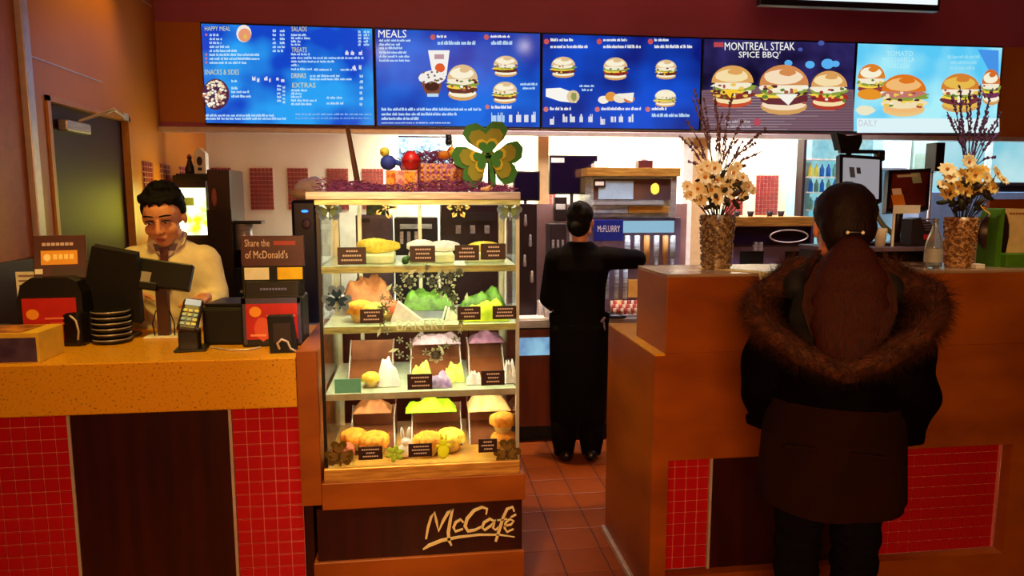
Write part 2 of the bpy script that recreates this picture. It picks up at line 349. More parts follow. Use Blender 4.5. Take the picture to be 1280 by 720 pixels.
for i in range(5):
    r = thing('menu_screen', names[i], 'menu screen', (XS[i]+.003, SY, 2.105), 0, 'digital menu boards over the counter'); W_ = XS[i+1]-XS[i]-.006
    zt = aty(750, 44, SY).z-2.105
    obj('bezel', MB().box(0, 0, -.005, W_, .055, zt+.008, bev=.003), BLACK, r)
    obj('display', MB().box(.008, -.001, .006, W_-.008, .004, zt-.004), BLUE[i], r)
    P = Print(mfn((XS[i]+.003, 2.105)))
    if i == 0:
        P.text('HAPPY MEAL', 256, 33, 288, 38.5, YEL)
        for k, w_ in enumerate((12, 16, 15, 25, 36, 64, 62, 48)): P.greek(262, 42+k*4.95, 262+w_, 3.2, PALE)
        for k in (0, 5, 6, 7): P.ell(258, 43.5+k*4.95, 1.4, 1.6, S(210, 120, 130), 8)
        P.ell(305, 42, 9.5, 11, S(245, 235, 225)); P.ell(306, 44, 8, 8.5, S(235, 155, 115)); P.ell(307, 46, 2.5, 3, S(230, 190, 90))
        for k in range(6): P.greek(341, 37+k*5, 345, 3.2, PALE); P.greek(350 if k < 4 else 347, 37+k*5, 356, 3.2, PALE)
        P.text('SNACKS & SIDES', 256, 87, 299, 93.5, YEL)
        P.ell(270, 118, 17, 19.5, S(70, 30, 70), 20)
        for _ in range(90):
            a = random.uniform(0, 6.28); q = math.sqrt(random.random()); P.ell(269+14.5*q*math.cos(a), 118+17*q*math.sin(a), 1.8, 1.6, random.choice((S(255, 250, 235), S(240, 220, 180), S(190, 120, 90), S(250, 240, 210))), 6, jit=.2)
        for y, w_ in ((100, 7), (109, 8), (113.5, 22), (119, 24)): P.greek(290, y, 290+w_, 3.2, PALE)
        for x in (316, 331, 346): P.greek(x, 96, x+4, 5, WH); P.greek(x+6, 98, x+10, 5, WH)
        for k in range(5): P.greek(347, 106+k*4.6, 352, 3.2, PALE); P.greek(354, 108+k*4.6, 357, 3.2, PALE)
        P.greek(258, 143, 345, 3, PALE); P.greek(258, 147, 358, 3, PALE)
        P.text('SALADS', 365, 34, 384, 40, YEL); P.text('TREATS', 365, 60, 384, 66, YEL); P.text('DRINKS', 365, 92, 383, 98, S(240, 225, 130)); P.text('EXTRAS', 366, 104, 395, 110, YEL)
        for y, w_ in ((43, 19), (47, 24), (51, 12), (55, 12), (67, 23), (71.5, 90), (76, 54), (80.5, 10), (85.5, 26), (112, 21), (116, 14), (120, 13), (124.5, 32), (129, 26)): P.greek(364.5, y, 364.5+w_, 2.8, PALE)
        P.greek(393, 86, 415, 3, PALE); P.greek(426, 86, 446, 3, PALE); P.greek(388, 94, 425, 2.8, PALE); P.greek(388, 98, 440, 2.8, PALE)
        for k in range(5): P.greek(448, 39+k*4, 452, 3, PALE); P.greek(455, 39+k*4, 462, 3, PALE)
        for x in (432, 439, 449): P.greek(x, 64, x+4, 5.5, WH)
        for x in (441, 449): P.greek(x, 82, x+4, 5.5, WH)
        for k in range(6): P.greek(450, 94+k*7, 454, 3.5, PALE)
        P.greek(409, 121, 428, 3, PALE); P.greek(409, 128, 430, 3, PALE)
        P.greek(370, 142, 465, 2.4, S(140, 190, 240)); P.greek(370, 147, 465, 2.4, S(120, 170, 230))
    if i == 1:
        P.text('MEALS', 473, 37.5, 508, 47, WH)
        for y, w_ in ((49, 40), (54, 28), (58.5, 30), (64, 34), (69, 38), (74, 38)): P.greek(474, y, 474+w_, 3, PALE)
        for x, w_ in ((541, 12), (608, 24)):
            P.ell(x, 46.5, 3.2, 3.5, S(200, 90, 90), 10); P.greek(x+5, 44, x+5+w_, 3.2, WH); P.greek(x+6, 51, x+55 if x < 600 else x+34, 5, PALE)
        P.poly([(535, 63), (562, 63), (558, 95), (541, 95)], S(248, 245, 240)); P.rect(543, 68, 555, 74, S(190, 150, 160)); P.ell(550, 85, 6, 6, S(225, 90, 40), jit=.1)
        P.poly([(523, 95), (555, 92), (549, 118), (532, 118)], S(120, 70, 50)); P.ell(540, 97, 17, 9, S(245, 242, 235), jit=.1); P.ell(540, 108, 9, 6, S(60, 20, 20)); P.rect(534, 117, 548, 121, S(190, 220, 245))
        for _ in range(14): P.ell(540+random.uniform(-13, 13), 96+random.uniform(-6, 9), 1.6, 1.4, S(120, 90, 70), 6)
        burger(P, 578, 103, 42, 46)
        burger(P, 632, 83, 33, 27); burger(P, 631, 116, 33, 28)
        P.greek(650, 104, 671, 3, PALE); P.greek(653, 109, 668, 3, PALE)
        P.ell(609, 134, 2.8, 3, S(200, 110, 110), 8); P.greek(614, 132, 640, 4, WH); P.greek(614, 141, 630, 12, PALE)
        for x in (636, 645, 655, 664): P.greek(x, 140, x+6, 13, WH)
        for y, w_ in ((135, 124), (141, 94), (146.5, 48), (153, 86)): P.greek(477, y, 477+w_, 3.6 if y < 150 else 1.6, PALE)
    if i == 2:
        for x, w_ in ((683, 28), (749, 30), (813, 18)): P.ell(x, 52, 3.4, 3.6, S(205, 80, 80), 10); P.greek(x+5, 48, x+5+w_, 3.6, WH); P.greek(x+5, 56, x+52, 4.2, WH)
        burger(P, 704, 84, 33, 27); burger(P, 769, 86, 33, 29, S(150, 40, 30)); burger(P, 832, 87, 29, 25)
        P.poly([(682, 111), (700, 110), (722, 118), (720, 129), (700, 127), (682, 121)], S(250, 248, 240)); P.ell(716, 121, 8, 8, S(225, 200, 150)); P.ell(717, 121, 4, 5, S(140, 150, 80), jit=.2)
        P.greek(724, 106, 742, 3, PALE); P.greek(727, 111, 740, 3, PALE)
        P.ell(754, 125, 7, 5, S(248, 240, 225)); P.ell(763, 121, 7, 6, S(225, 150, 50)); P.ell(775, 123, 9, 6, S(240, 225, 200)); P.ell(786, 124, 7, 5, S(200, 120, 60)); P.poly([(768, 118), (792, 116), (790, 128)], S(245, 240, 225))
        burger(P, 831, 123, 29, 22, S(220, 190, 120), S(250, 240, 205))
        for x, w_ in ((682, 26), (746, 50), (809, 18)): P.ell(x, 137, 3.2, 3.4, S(205, 110, 110), 8); P.greek(x+5, 134, x+5+w_, 4, WH)
        for x in (687, 703, 712, 724, 735, 750, 763, 773, 785): P.greek(x, 143 if x not in (687, 750) else 146, x+6, 10, WH)
        P.greek(814, 142, 861, 4.4, PALE)
    if i == 3:
        P.poly([(877, 113), (950, 108), (1067, 112), (1067, 164), (877, 162)], S(120, 88, 100))
        for k in range(14):
            y = 116+k*3.4; P.rect(878, y, 1066, y+.9, S(84, 62, 82)); P.rect(880+random.uniform(0, 60), y+1.6, 960+random.uniform(0, 100), y+2.2, S(170, 150, 155))
        P.text('MONTREAL STEAK', 905.5, 53, 993, 63, WH); P.text("SPICE BBQ'", 923, 64.5, 975, 73.5, WH); P.rect(892, 53, 904, 59, S(190, 70, 80))
        for x, y, q in ((1000, 62, 3), (1026, 54, 4), (985, 79, 5), (1012, 81, 6), (1034, 80, 8), (1044, 80, 5)): P.ell(x, y, q, q*.8, S(90, 180, 245) if x > 980 and y > 70 else S(70, 90, 170), 12)
        burger(P, 915, 108, 58, 54, S(130, 40, 25), S(225, 165, 90), S(250, 225, 170), S(200, 70, 30)); burger(P, 979, 112, 68, 64, S(100, 30, 40), S(215, 140, 80), S(250, 225, 190)); burger(P, 1035, 113, 50, 50, S(170, 40, 30), S(220, 160, 90), S(250, 225, 170), S(180, 50, 30))
        P.rect(902, 112, 922, 114, S(250, 200, 50)); P.poly([(903, 113), (921, 113), (912, 124)], S(250, 205, 40)); P.poly([(968, 118), (996, 118), (984, 132)], S(250, 245, 235)); P.ell(945, 153, 4.5, 5, S(180, 60, 80))
        P.greek(905, 150, 938, 4, S(190, 175, 180)); P.greek(905, 157, 938, 3, S(190, 175, 180))
    if i == 4:
        P.rect(1071, 148, 1249, 166, S(225, 248, 252))
        P.poly([(1222, 62), (1248, 63), (1248, 100), (1240, 96)], S(70, 150, 235))
        for k, (t, a, b) in enumerate((('TOMATO', 1108, 1141), ('MOZZARELLA', 1103, 1143), ('CHICKEN', 1110, 1136))): P.text(t, a, 64+k*7.6, b, 70+k*7.6, S(190, 240, 250))
        for k, (a, b) in enumerate(((1184, 1224), (1188, 1220), (1187, 1218))): P.greek(a, 69+k*7, b, 4, S(160, 225, 245))
        burger(P, 1089, 102, 38, 46, S(150, 60, 60), S(225, 130, 40)); P.ell(1086, 118, 15, 7, S(235, 150, 40)); burger(P, 1129, 119, 62, 54, S(245, 225, 180), S(225, 120, 30), S(245, 190, 120), S(240, 200, 130), S(200, 120, 110))
        burger(P, 1199, 116, 54, 50, S(120, 50, 60), S(215, 130, 50), S(235, 190, 80)); burger(P, 1237, 109, 25, 46, S(120, 50, 90), S(215, 110, 40))
        P.ell(1080, 138, 12, 6, S(240, 235, 200), jit=.1); P.text('DAILY', 1072, 150, 1095, 158, S(200, 205, 210))
    P.done('screen_print', PM, r)
r = thing('menu_screen', 'white lit screen hung high in front of the menu row, at the top edge', 'screen', (1.955, 4, 2.705))
obj('bezel', MB().box(0, 0, 0, 1.13, .05, .66, bev=.004), BLACK, r); obj('display', MB().box(.02, -.003, .035, 1.11, .004, .64), emit('screen_white', S(225, 245, 250), 1.0, S(250, 255, 255), 1, gloss=True), r)
obj('mount', MB().box(.5, .05, .3, .6, .1, .66).cyl((.55, .07, .5), (.55, .07, .895), .02), BLACK, r)
# pendant lamps whose reflections show in the menu screens
for k, (a, b) in enumerate(((-.248, 2.628), (.754, 2.693))):
    t = (3.3-b)/((b-EYE)/5.15); yy = 5.13-t; xx = a*(1+t/5.15)
    r = thing('pendant_lamp', 'small ceiling spotlight above the frame, '+('left' if k == 0 else 'right')+' of the two over the counter aisle', 'lamp', (xx, yy, 3.3))
    obj('lamp_shade', MB().ring([(.07, 0), (.065, .05), (.03, .11), (.01, .3)], 16, cap=False), BLACK, r); obj('bulb', MB().ell((0, 0, -.03), .034), emit('bulb_warm', (1, .85, .65, 1), 75), r)
# ================================================================== LEFT SERVICE COUNTER
CT = 1.045
r = thing('service_counter', 'service counter with speckled yellow stone top and red mosaic front, left of the bakery case', 'counter', (0, 2.5, 0))
obj('countertop', MB().box(-1.745, 0, .865, -.443, .66, CT, bev=.004), STONE, r)
bd = obj('counter_body', MB().box(-1.745, .06, .0, -.443, .62, .865), WOOD, r)
obj('dark_panel', MB().box(-1.213, .035, 0, -.687, .06, .865), WOODD, r)
tp = obj('tile_backing', MB().box(-1.745, .045, 0, -1.222, .06, .865), GROUT, r); tp2 = obj('tile_backing', MB().box(-.678, .045, 0, -.443, .06, .865), GROUT, r)
for x in (-1.2175, -.6825): obj('metal_trim', MB().box(x-.005, .03, 0, x+.005, .05, .865), ALU, r)
tm = obj('mosaic_tile', MB().box(.0018, -.007, .0018, .0452, 0, .0452, bev=.0015), REDTILE, tp, (-1.27, .046, .85))
def tiles(x1, n, z0, nz, parent, y, first=None, skip=()):
    for i in range(n):
        for j in range(nz):
            dup(tm, (x1-.047*(i+1), y, z0+.047*j), parent=parent)
tiles(-1.222, 7, .018, 18, tp, .046)
for i in range(5):
    for j in range(18): dup(tm, (-.678+.047*i, .046, .018+.047*j), parent=tp2)
TILE = tm.data; bpy.data.objects.remove(tm)
r2 = thing('end_panel', 'upright wooden end panel between the stone counter and the bakery case', 'panel', (-.44, 2.5, 0))
obj('panel_board', MB().box(0, -.01, .5, .072, .66, 1.07, bev=.003), WOOD, r2); obj('panel_post', MB().box(.0, .05, 0, .03, .66, .5), WOODD, r2)
# ================================================================== BAKERY CASE + PLINTH
r = thing('display_plinth', 'wooden plinth with a dark band carrying the cafe logo under the bakery case', 'plinth', (0, 2.5, 0))
obj('top_rail', MB().box(-.367, -.015, .482, .372, .66, .583, bev=.003), WOOD, r); obj('base_box', MB().box(-.405, -.012, 0, .37, .66, .28, bev=.003), WOOD, r)
obj('logo_panel', MB().box(-.39, .0, .28, .362, .64, .482), WOODD, r)
P = MB()
def lp(cx_, cy_, wd):
    p = aty(380+cx_/3.2, 590+cy_/3.2, 2.498); return Vector((p.x, p.y-2.5, p.z)), wd
STR = [[(488, 266, 5), (496, 220, 7), (508, 180, 7), (522, 160, 5), (530, 195, 7), (538, 235, 6), (556, 195, 7), (575, 162, 8), (594, 146, 7), (585, 190, 8), (577, 240, 9), (580, 272, 8), (590, 292, 4)],
       [(638, 200, 5), (626, 188, 6), (606, 200, 7), (598, 220, 7), (606, 236, 6), (636, 226, 4)], [(728, 168, 4), (732, 146, 6), (712, 138, 7), (680, 152, 8), (652, 185, 9), (644, 215, 9), (656, 235, 8), (684, 230, 6), (712, 216, 4)],
       [(764, 196, 5), (744, 186, 6), (720, 200, 7), (712, 220, 7), (722, 230, 6), (746, 214, 6), (764, 192, 6), (756, 222, 6), (766, 230, 5), (780, 218, 4)],
       [(840, 156, 5), (834, 138, 6), (812, 146, 7), (796, 180, 7), (782, 225, 8), (766, 276, 6)], [(772, 192, 3), (812, 186, 4)], [(800, 214, 4), (828, 208, 5), (838, 194, 5), (824, 186, 5), (806, 200, 6), (802, 222, 6), (812, 238, 5), (838, 226, 3)],
       [(826, 180, 3), (848, 168, 5)], [(476, 308, 3), (500, 292, 8), (550, 272, 8), (620, 258, 6), (700, 249, 5), (780, 249, 4), (842, 258, 1.5)]]
mbL = MB()
for st in STR:
    top = []; bot = []
    for i, (a, b, wd) in enumerate(st):
        p0 = st[max(i-1, 0)]; p1 = st[min(i+1, len(st)-1)]; dx, dy = p1[0]-p0[0], p1[1]-p0[1]; n = math.hypot(dx, dy); nx, ny = -dy/n, dx/n
        for s_, ls in ((1, top), (-1, bot)): p, _ = lp(a+nx*wd*.75*s_, b+ny*wd*.75*s_, 0); ls.append(p)
    for i in range(len(st)-1):
        q = [top[i], top[i+1], bot[i+1], bot[i]]
        mbL.faces([v+Vector((0, -.001, 0)) for v in q]+[v+Vector((0, -.006, 0)) for v in q], [(0, 1, 2, 3), (7, 6, 5, 4), (0, 4, 5, 1), (1, 5, 6, 2), (2, 6, 7, 3), (3, 7, 4, 0)])
obj('logo_lettering', mbL, mat('cream_lettering', S(238, 215, 150), .5), r)
CX0, CX1, CY0, CY1, CZ0, CZ1 = -.358, .353, 2.5, 3.02, .583, 1.612
r = thing('bakery_case', 'tall glass bakery display case with lit shelves on the wooden plinth', 'display case', (0, 2.5, CZ0))
CG = mat('case_green_steel', S(200, 214, 150), .3, .25, c2=S(150, 160, 110), scale=12, stretch=(1, 1, 8))
bs = obj('base', MB().box(CX0, -.012, 0, CX1, .52, .052, bev=.003), BRASS, r)
obj('roof', MB().box(CX0-.03, -.015, 1.012, CX1, .54, 1.04, bev=.003), STEEL, r); obj('roof_lip', MB().box(CX0, -.012, .995, CX1, .002, 1.013), CG, r)
POST = mat('case_post_white', S(200, 205, 190), .35, .6)
for x in (CX0+.008, CX1-.008):
    obj('front_post', MB().box(x-.006, 0, .052, x+.006, .014, 1.012), BLACK if x < 0 else POST, r)
    obj('rear_post', MB().box(x-.014, .49, .052, x+.014, .52, 1.012), POST, r)
    obj('side_rail', MB().box(x-.004, .0, .995, x+.004, .52, 1.015), STEEL, r)
obj('back_post', MB().box(CX0+.10, .485, .052, CX0+.115, .5, 1.012), POST, r)
obj('back_post', MB().box(-.01, .50, .052, .005, .515, 1.012), POST, r)
SHZ = [1.362, 1.148, .905]                      # shelf tops
for z in SHZ:
    s_ = obj('shelf', MB().box(CX0+.012, .012, z-CZ0-.008, CX1-.012, .50, z-CZ0), mat('frosted_shelf', S(225, 235, 205), .25, trans=.35), r)
    obj('shelf_edge', MB().box(CX0+.008, .004, z-CZ0-.022, CX1-.008, .013, z-CZ0+.001).box(CX0+.008, .49, z-CZ0-.02, CX1-.008, .50, z-CZ0), CG if z > 1 else POST, s_)
    obj('light_strip', MB().box(CX0+.03, .03, z-CZ0-.018, CX1-.03, .045, z-CZ0-.009), emit('case_led', (1, .95, .62, 1), 9), s_)
obj('light_strip', MB().box(CX0+.03, .03, 1.0, CX1-.03, .045, 1.010), emit('case_led', (1, .95, .62, 1), 9), r)
obj('glass_front', MB().box(CX0+.016, .002, .054, CX1-.016, .005, 1.010), GLASS, r)
obj('glass_side', MB().box(CX0+.002, .016, .054, CX0+.005, .488, 1.010), GLASS, r)
obj('glass_side', MB().box(CX1-.005, .016, .054, CX1-.002, .488, 1.010), GLASS, r)
for k, z in enumerate([CZ1-.012]+[q-.02 for q in SHZ]): lamp('light_case', 'AREA', (0, CY0+.09, z-.004), 4.2, (1, .93, .55), (0, CY0+.26, z-.3), .62, .03)
# ================================================================== BAKERY CASE CONTENTS
def on(px, py, z): p = atz(px, py, z); return p
def shelfpos(px, z, dy): p = aty(px, 400, 2.5+dy); return (p.x, 2.5+dy, z)
PS = printmat('card_print', 0)
TAGM = mat('price_card_black', S(44, 20, 22), .4)
def pcard(px, z, wpx, hpx, label, lines=3, m=None, dy=.0):
    x = aty(px, 248, 2.496).x; w2 = wpx/350/2; h = hpx/350
    if dy == 0: loc = (x, 2.4975, z)
    r = thing('price_card', label, 'price card', (x, 2.4865+dy, z), 0, 'price cards on the case shelves')
    obj('card', MB().box(-w2, 0, 0, w2, .004, h, bev=.0008), m or TAGM, r)
    P = Print(lambda a, b, k: Vector((a, -.0006-.0001*k, b)))
    if not m:
        for k in range(lines):
            ww = w2*random.uniform(.35, .75); y = h*(.78-.26*k); P.mb.color(S(200, 180, 160)); x_ = -ww
            while x_ < ww: P.k = 1; P.rect(x_, y-h*.05, x_+.006, y+h*.05, S(200, 180, 160)); x_ += .008
        P.done('print', PS, r)
    else: P.mb.bm.free()
    return r
z1, z2, z3, z0 = SHZ[0], SHZ[1], SHZ[2], CZ0+.052
for a in ((438, 1.372, 34, 21, 'black price card at the left end of the top shelf'), (527, 1.378, 31, 20, 'black price card at the middle of the top shelf'), (583, 1.382, 30, 19, 'black price card right of middle on the top shelf, left of the touching pair'), (616, 1.384, 31, 20, 'black price card at the right end of the top shelf'),
          (461, 1.165, 28, 17, 'black price card on the second shelf under the brown wrap'), (585, 1.168, 29, 17, 'black price card on the second shelf right of the flower wreath'), (630, 1.168, 30, 17, 'black price card at the right end of the second shelf'),
          (521, .918, 31, 20, 'brown price card in the middle of the third shelf'), (615, .925, 30, 19, 'brown price card at the right of the third shelf'),
          (455, .665, 30, 17, 'brown price card at the bottom left beside the shamrock'), (520, .668, 30, 17, 'brown price card at the bottom middle of the case'), (608, .672, 24, 18, 'brown price card at the bottom right beside the shamrock')): pcard(*a)
pcard(428, .914, 32, 18, 'blank teal card at the left end of the third shelf', m=mat('teal_card', S(90, 165, 140), .6))
# window decals: shamrocks and the BAKERY wreath
def heart(cx, cy, r, a, n=16, k=1.0):
    pts = []
    for i in range(n):
        t = 2*math.pi*i/n; x = .062*r*16*math.sin(t)**3*.95; y = .062*r*(13*math.cos(t)-5*math.cos(2*t)-2*math.cos(3*t)-math.cos(4*t))+r*1.0
        x *= k; c, s_ = math.cos(a), math.sin(a); pts.append((cx+x*c-y*s_, cy+x*s_+y*c))
    return pts
def shamrock(mb, R_, y0, h, m=None, k=1.0, stem=True):
    for a in (0, R(112), R(-112)): mb.prism(heart(-math.sin(a)*-.0, 0, R_*.60, a, k=k*1.12), h, TR(0, y0, 0) @ (m or Matrix()))
    mb.cyl((m or Matrix()) @ Vector((0, y0, 0)), (m or Matrix()) @ Vector((0, y0+h, 0)), R_*.22, n=16, smooth=False)
    if stem: mb.prism([(-.02*R_, 0), (.09*R_, 0), (.16*R_, -R_*.9), (.0, -R_*.95)], h, TR(0, y0, 0) @ (m or Matrix()))
    return mb
def sticker(px, py, R_, m, m2, label, cat='sticker'):
    p = aty(px, py, 2.4985); r = thing('shamrock_sticker', label, cat, (p.x, 2.4985, p.z), 0, 'shamrock stickers on the case glass')
    obj('leaf_layer', shamrock(MB(), R_, 0, .0012), m, r); obj('leaf_pattern', shamrock(MB(), R_*.6, -.0008, .0016, stem=False), m2, r)
    for _ in range(1):
        mb = MB()
        for i in range(10): a = i*.628; mb.ell((R_*.7*math.cos(a), -.001, R_*.7*math.sin(a)), (R_*.09, .001, R_*.09), sub=1)
        obj('spots', mb, m2, r)
GB = vinyl('sticker_grey_blue', S(150, 170, 180)); GG = vinyl('sticker_pale_green', S(170, 195, 120)); OL = vinyl('sticker_olive', S(130, 100, 30)); OL2 = vinyl('sticker_brown', S(170, 130, 60)); NV = vinyl('sticker_teal', S(50, 90, 110))
sticker(411, 262, .042, GB, GG, 'pale blue and green shamrock sticker at the top left of the case glass')
sticker(637, 262, .042, GB, GG, 'pale blue and green shamrock sticker at the top right of the case glass')
sticker(421, 374, .048, GB, NV, 'grey teal shamrock sticker at the left of the second shelf')
sticker(424, 568, .048, OL, OL2, 'brown olive shamrock sticker at the bottom left of the case')
sticker(634, 565, .048, OL, OL2, 'brown olive shamrock sticker at the bottom right of the case')
def daisy(mb, x, z, r, y=0, n=6):
    for i in range(n):
        a = i*2*math.pi/n+x*50; mb.prism([(x+r*.2*math.cos(a+1.2), z+r*.2*math.sin(a+1.2)), (x+r*.75*math.cos(a-.3), z+r*.75*math.sin(a-.3)), (x+r*math.cos(a), z+r*math.sin(a)), (x+r*.75*math.cos(a+.35), z+r*.75*math.sin(a+.35)), (x+r*.2*math.cos(a-1.2), z+r*.2*math.sin(a-1.2))], .001, TR(0, y, 0))
DEC = vinyl('decal_white_vinyl', S(240, 250, 225))
r = thing('window_decal', 'white vinyl flower wreath around the word BAKERY on the case glass', 'decal', (aty(530, 400, 2.4985).x, 2.4985, 1.16))
mb = MB(); o_ = aty(530, 400, 2.4985)
def dl(px, py): p = aty(px, py, 2.4985); return p.x-o_.x, p.z-1.16
for px, py, q in ((488, 375, 6), (480, 385, 9), (497, 362, 7), (512, 352, 10), (504, 345, 5), (526, 344, 6), (541, 352, 9), (552, 344, 7), (563, 346, 9), (558, 362, 13), (567, 373, 8), (548, 364, 6), (574, 340, 7), (534, 335, 5), (478, 372, 5), (478, 403, 6), (576, 402, 5), (501, 372, 6), (566, 385, 6), (500, 425, 5), (512, 432, 6), (484, 414, 5), (545, 444, 11), (532, 440, 5), (558, 432, 5), (568, 424, 5), (500, 443, 6), (524, 421, 4), (512, 447, 5), (575, 414, 4)):
    x, z = dl(px, py); daisy(mb, x, z, q/350, n=5 if q < 7 else 7)
for px, py, a in ((492, 438, .3), (576, 404, 1.8), (474, 415, 1.2), (515, 340, .5), (583, 372, 1.4), (476, 394, 1.9), (551, 436, 2.2), (486, 360, .9)):
    x, z = dl(px, py); c, s_ = math.cos(a), math.sin(a); mb.prism([(x+u*c-v*s_, z+u*s_+v*c) for u, v in ((-.02, 0), (0, .007), (.02, 0), (0, -.007))], .001)
o = obj('flower_wreath', mb, DEC, r); o['kind'] = 'stuff'
mb = MB(); vs, fs, a, b, c, d = textmesh('BAKERY'); p0 = dl(496, 413); p1 = dl(559, 399)
mb.faces([(p0[0]+(p1[0]-p0[0])*(v[0]-a)/(b-a), -.0005, p0[1]+(p1[1]-p0[1])*(v[1]-c)/(d-c)) for v in vs], fs)
obj('lettering', mb, DEC, r, fix=False)
# foods
ORP = mat('orange_ornament', S(250, 170, 60), .6, c2=S(240, 200, 120), scale=40)
CUPP = mat('muffin_paper', S(220, 190, 120), .8); MUF = mat('muffin_golden', S(224, 150, 40), .8, c2=S(196, 110, 24), scale=60, bump=.3); MUFP = mat('muffin_berry', S(190, 90, 50), .8, c2=S(130, 40, 40), scale=60, bump=.3)
YB = mat('bread_yellow', S(240, 214, 90), .7, c2=S(214, 170, 50), scale=50, bump=.2); LEAF = mat('salad_green', S(62, 100, 14), .7, c2=S(36, 60, 12), scale=40); WHP = mat('tissue_white', S(240, 236, 240), .8, c2=S(220, 210, 225), scale=30)
def muffin(px, z, dy, s_, m, label, tissue=False):
    x, y, _ = shelfpos(px, z, dy); r = thing('muffin', label, 'muffin', (x, y, z), 0, 'muffins in the bakery case')
    mb = MB(); mb.ring([(.024*s_, 0), (.036*s_, .036*s_)], 20); obj('paper_cup', mb, CUPP, r)
    top = MB()
    def fn(u, v):
        a = u*2*math.pi; q = (1-v); rr = .043*s_*math.sin(min(v*1.35, 1)*math.pi/2)*(1+.08*math.sin(5*a+px)+.05*math.sin(9*a)); return (rr*math.cos(a), rr*math.sin(a), .034*s_+.036*s_*math.cos(v*math.pi*.55)**1.0)
    top.grid(fn, 20, 7); obj('muffin_top', top, m, r)
    if tissue:
        t = MB()
        for i in range(5): a = i*1.256+.3; t.faces([(.03*s_*math.cos(a-.6), .03*s_*math.sin(a-.6), .01), (.045*s_*math.cos(a), .045*s_*math.sin(a), .062*s_), (.03*s_*math.cos(a+.6), .03*s_*math.sin(a+.6), .01)], [(0, 1, 2)])
        obj('paper_points', t, CUPP, r)
for a in ((425, z0, .07, .95, MUFP, 'reddish brown muffin at the bottom left of the case', 0), (438, z0+.012, .16, 1.15, MUF, 'golden muffin at bottom left, leaning on the big filled one', 1), (464, z0, .12, 1.3, MUF, 'big golden muffin with pale filling at the bottom left', 1),
          (532, z0, .10, 1.25, MUF, 'golden muffin in a pointed paper at the bottom middle', 1), (561, z0, .13, 1.25, YB, 'pale yellow muffin right of the bottom middle', 1), (630, z0, .07, 1.25, MUF, 'golden muffin standing on another at the bottom right corner', 0), (628, z0+.085, .07, 1.1, MUF, 'topmost muffin of the pair at the bottom right corner', 1),
          (451, z2, .12, 1.15, MUF, 'yellow muffin on the second shelf, left of the other two', 0), (468, z2, .10, 1.05, YB, 'pale crumbly muffin behind the price card on the second shelf', 0), (484, z2, .15, 1.1, MUFP, 'orange brown muffin nearest the wreath on the second shelf', 0), (462, z3, .10, .8, YB, 'small yellow muffin on the third shelf beside the white tissue', 0)): muffin(*a)
def crumple(name, label, cat, px, z, dy, w_, d_, h, m, seed=1, points=0):
    x, y, _ = shelfpos(px, z, dy); rnd = random.Random(seed); ph = [rnd.uniform(0, 6) for _ in range(6)]
    def fn(u, v):
        X = (u-.5)*w_; Yd = (v-.5)*d_; e = max(0, 1-(2*u-1)**4)*max(0, 1-(2*v-1)**4)
        q = .65+.2*math.sin(7*u+ph[0])*math.cos(5*v+ph[1])+.1*math.sin(17*u+ph[2]+6*v)+.06*math.sin(31*u+ph[4])*math.sin(23*v+ph[5])+(.28*abs(math.sin(points*math.pi*u+ph[3])) if points else 0)
        return (X, Yd, .002+h*e*q)
    mb = MB().grid(fn, 22, 14); mb.faces([(-w_/2, -d_/2, 0), (w_/2, -d_/2, 0), (w_/2, d_/2, 0), (-w_/2, d_/2, 0)], [(0, 3, 2, 1)])
    return tag(obj(name, mb, m, loc=(x, y, z)), label, cat)
BRP = mat('brown_wrap_paper', S(150, 92, 52), .8, c2=S(116, 66, 38), scale=25, bump=.2); LIME = mat('lime_paper', S(150, 215, 20), .7); PURC = mat('purple_cloth', S(110, 70, 100), .8, c2=S(80, 44, 74), scale=30); TAN = mat('tan_paper', S(225, 180, 130), .8, c2=S(200, 150, 100), scale=30)
GREYP = mat('grey_tissue', S(160, 130, 150), .8, c2=S(120, 100, 120), scale=30)
# baskets along the back of the lower shelves
def basket(px, z, dy, w_, label):
    x, y, _ = shelfpos(px, z, dy); r = thing('wire_basket', label, 'basket', (x, y, z), 0, 'wooden bread trays in the case')
    obj('tray_back', MB().box(-w_/2, .09, 0, w_/2, .10, .13, bev=.002), mat('tray_brown', S(110, 60, 32), .5, c2=S(86, 42, 22), scale=8), r)
    obj('tray_floor', MB().faces([(-w_/2, -.06, .004), (w_/2, -.06, .004), (w_/2, .09, .05), (-w_/2, .09, .05), (-w_/2, -.06, .0), (w_/2, -.06, .0), (w_/2, .09, .0), (-w_/2, .09, .0)], [(0, 1, 2, 3), (4, 7, 6, 5), (0, 4, 5, 1), (1, 5, 6, 2), (2, 6, 7, 3), (3, 7, 4, 0)]), MATS['tray_brown'], r)
    for s_ in (-1, 1): obj('tray_side', MB().tube([(s_*w_/2, -.06, .004), (s_*w_/2*.96, .02, .10), (s_*w_/2, .095, .13)], .003).tube([(s_*w_/2, -.06, .004), (s_*w_/2, .095, .004)], .003), STEEL, r)
for k, (z, nm) in enumerate(((z3, 'third shelf'), (z0, 'bottom of the case'))):
    for px, w_, q in ((463, .17, 'left'), (544, .20, 'middle'), (607, .14, 'right')): basket(px, z, .24, w_, 'brown tray with wire sides at the %s of the %s' % (q, nm))
crumple('paper_wrap', 'crumpled brown paper at the left of the second shelf', 'paper', 461, z2+.050, .28, .19, .14, .13, BRP, 1)
crumple('paper_wrap', 'brown paper flap over the left tray on the third shelf', 'paper', 462, z3+.175, .40, .16, .10, .06, BRP, 2)
crumple('tissue_sheet', 'grey tissue over the middle tray on the third shelf', 'paper', 545, z3+.125, .28, .19, .10, .05, GREYP, 3)
crumple('cloth_sheet', 'dark purple cloth over the right tray on the third shelf', 'cloth', 607, z3+.125, .28, .14, .10, .05, PURC, 4)
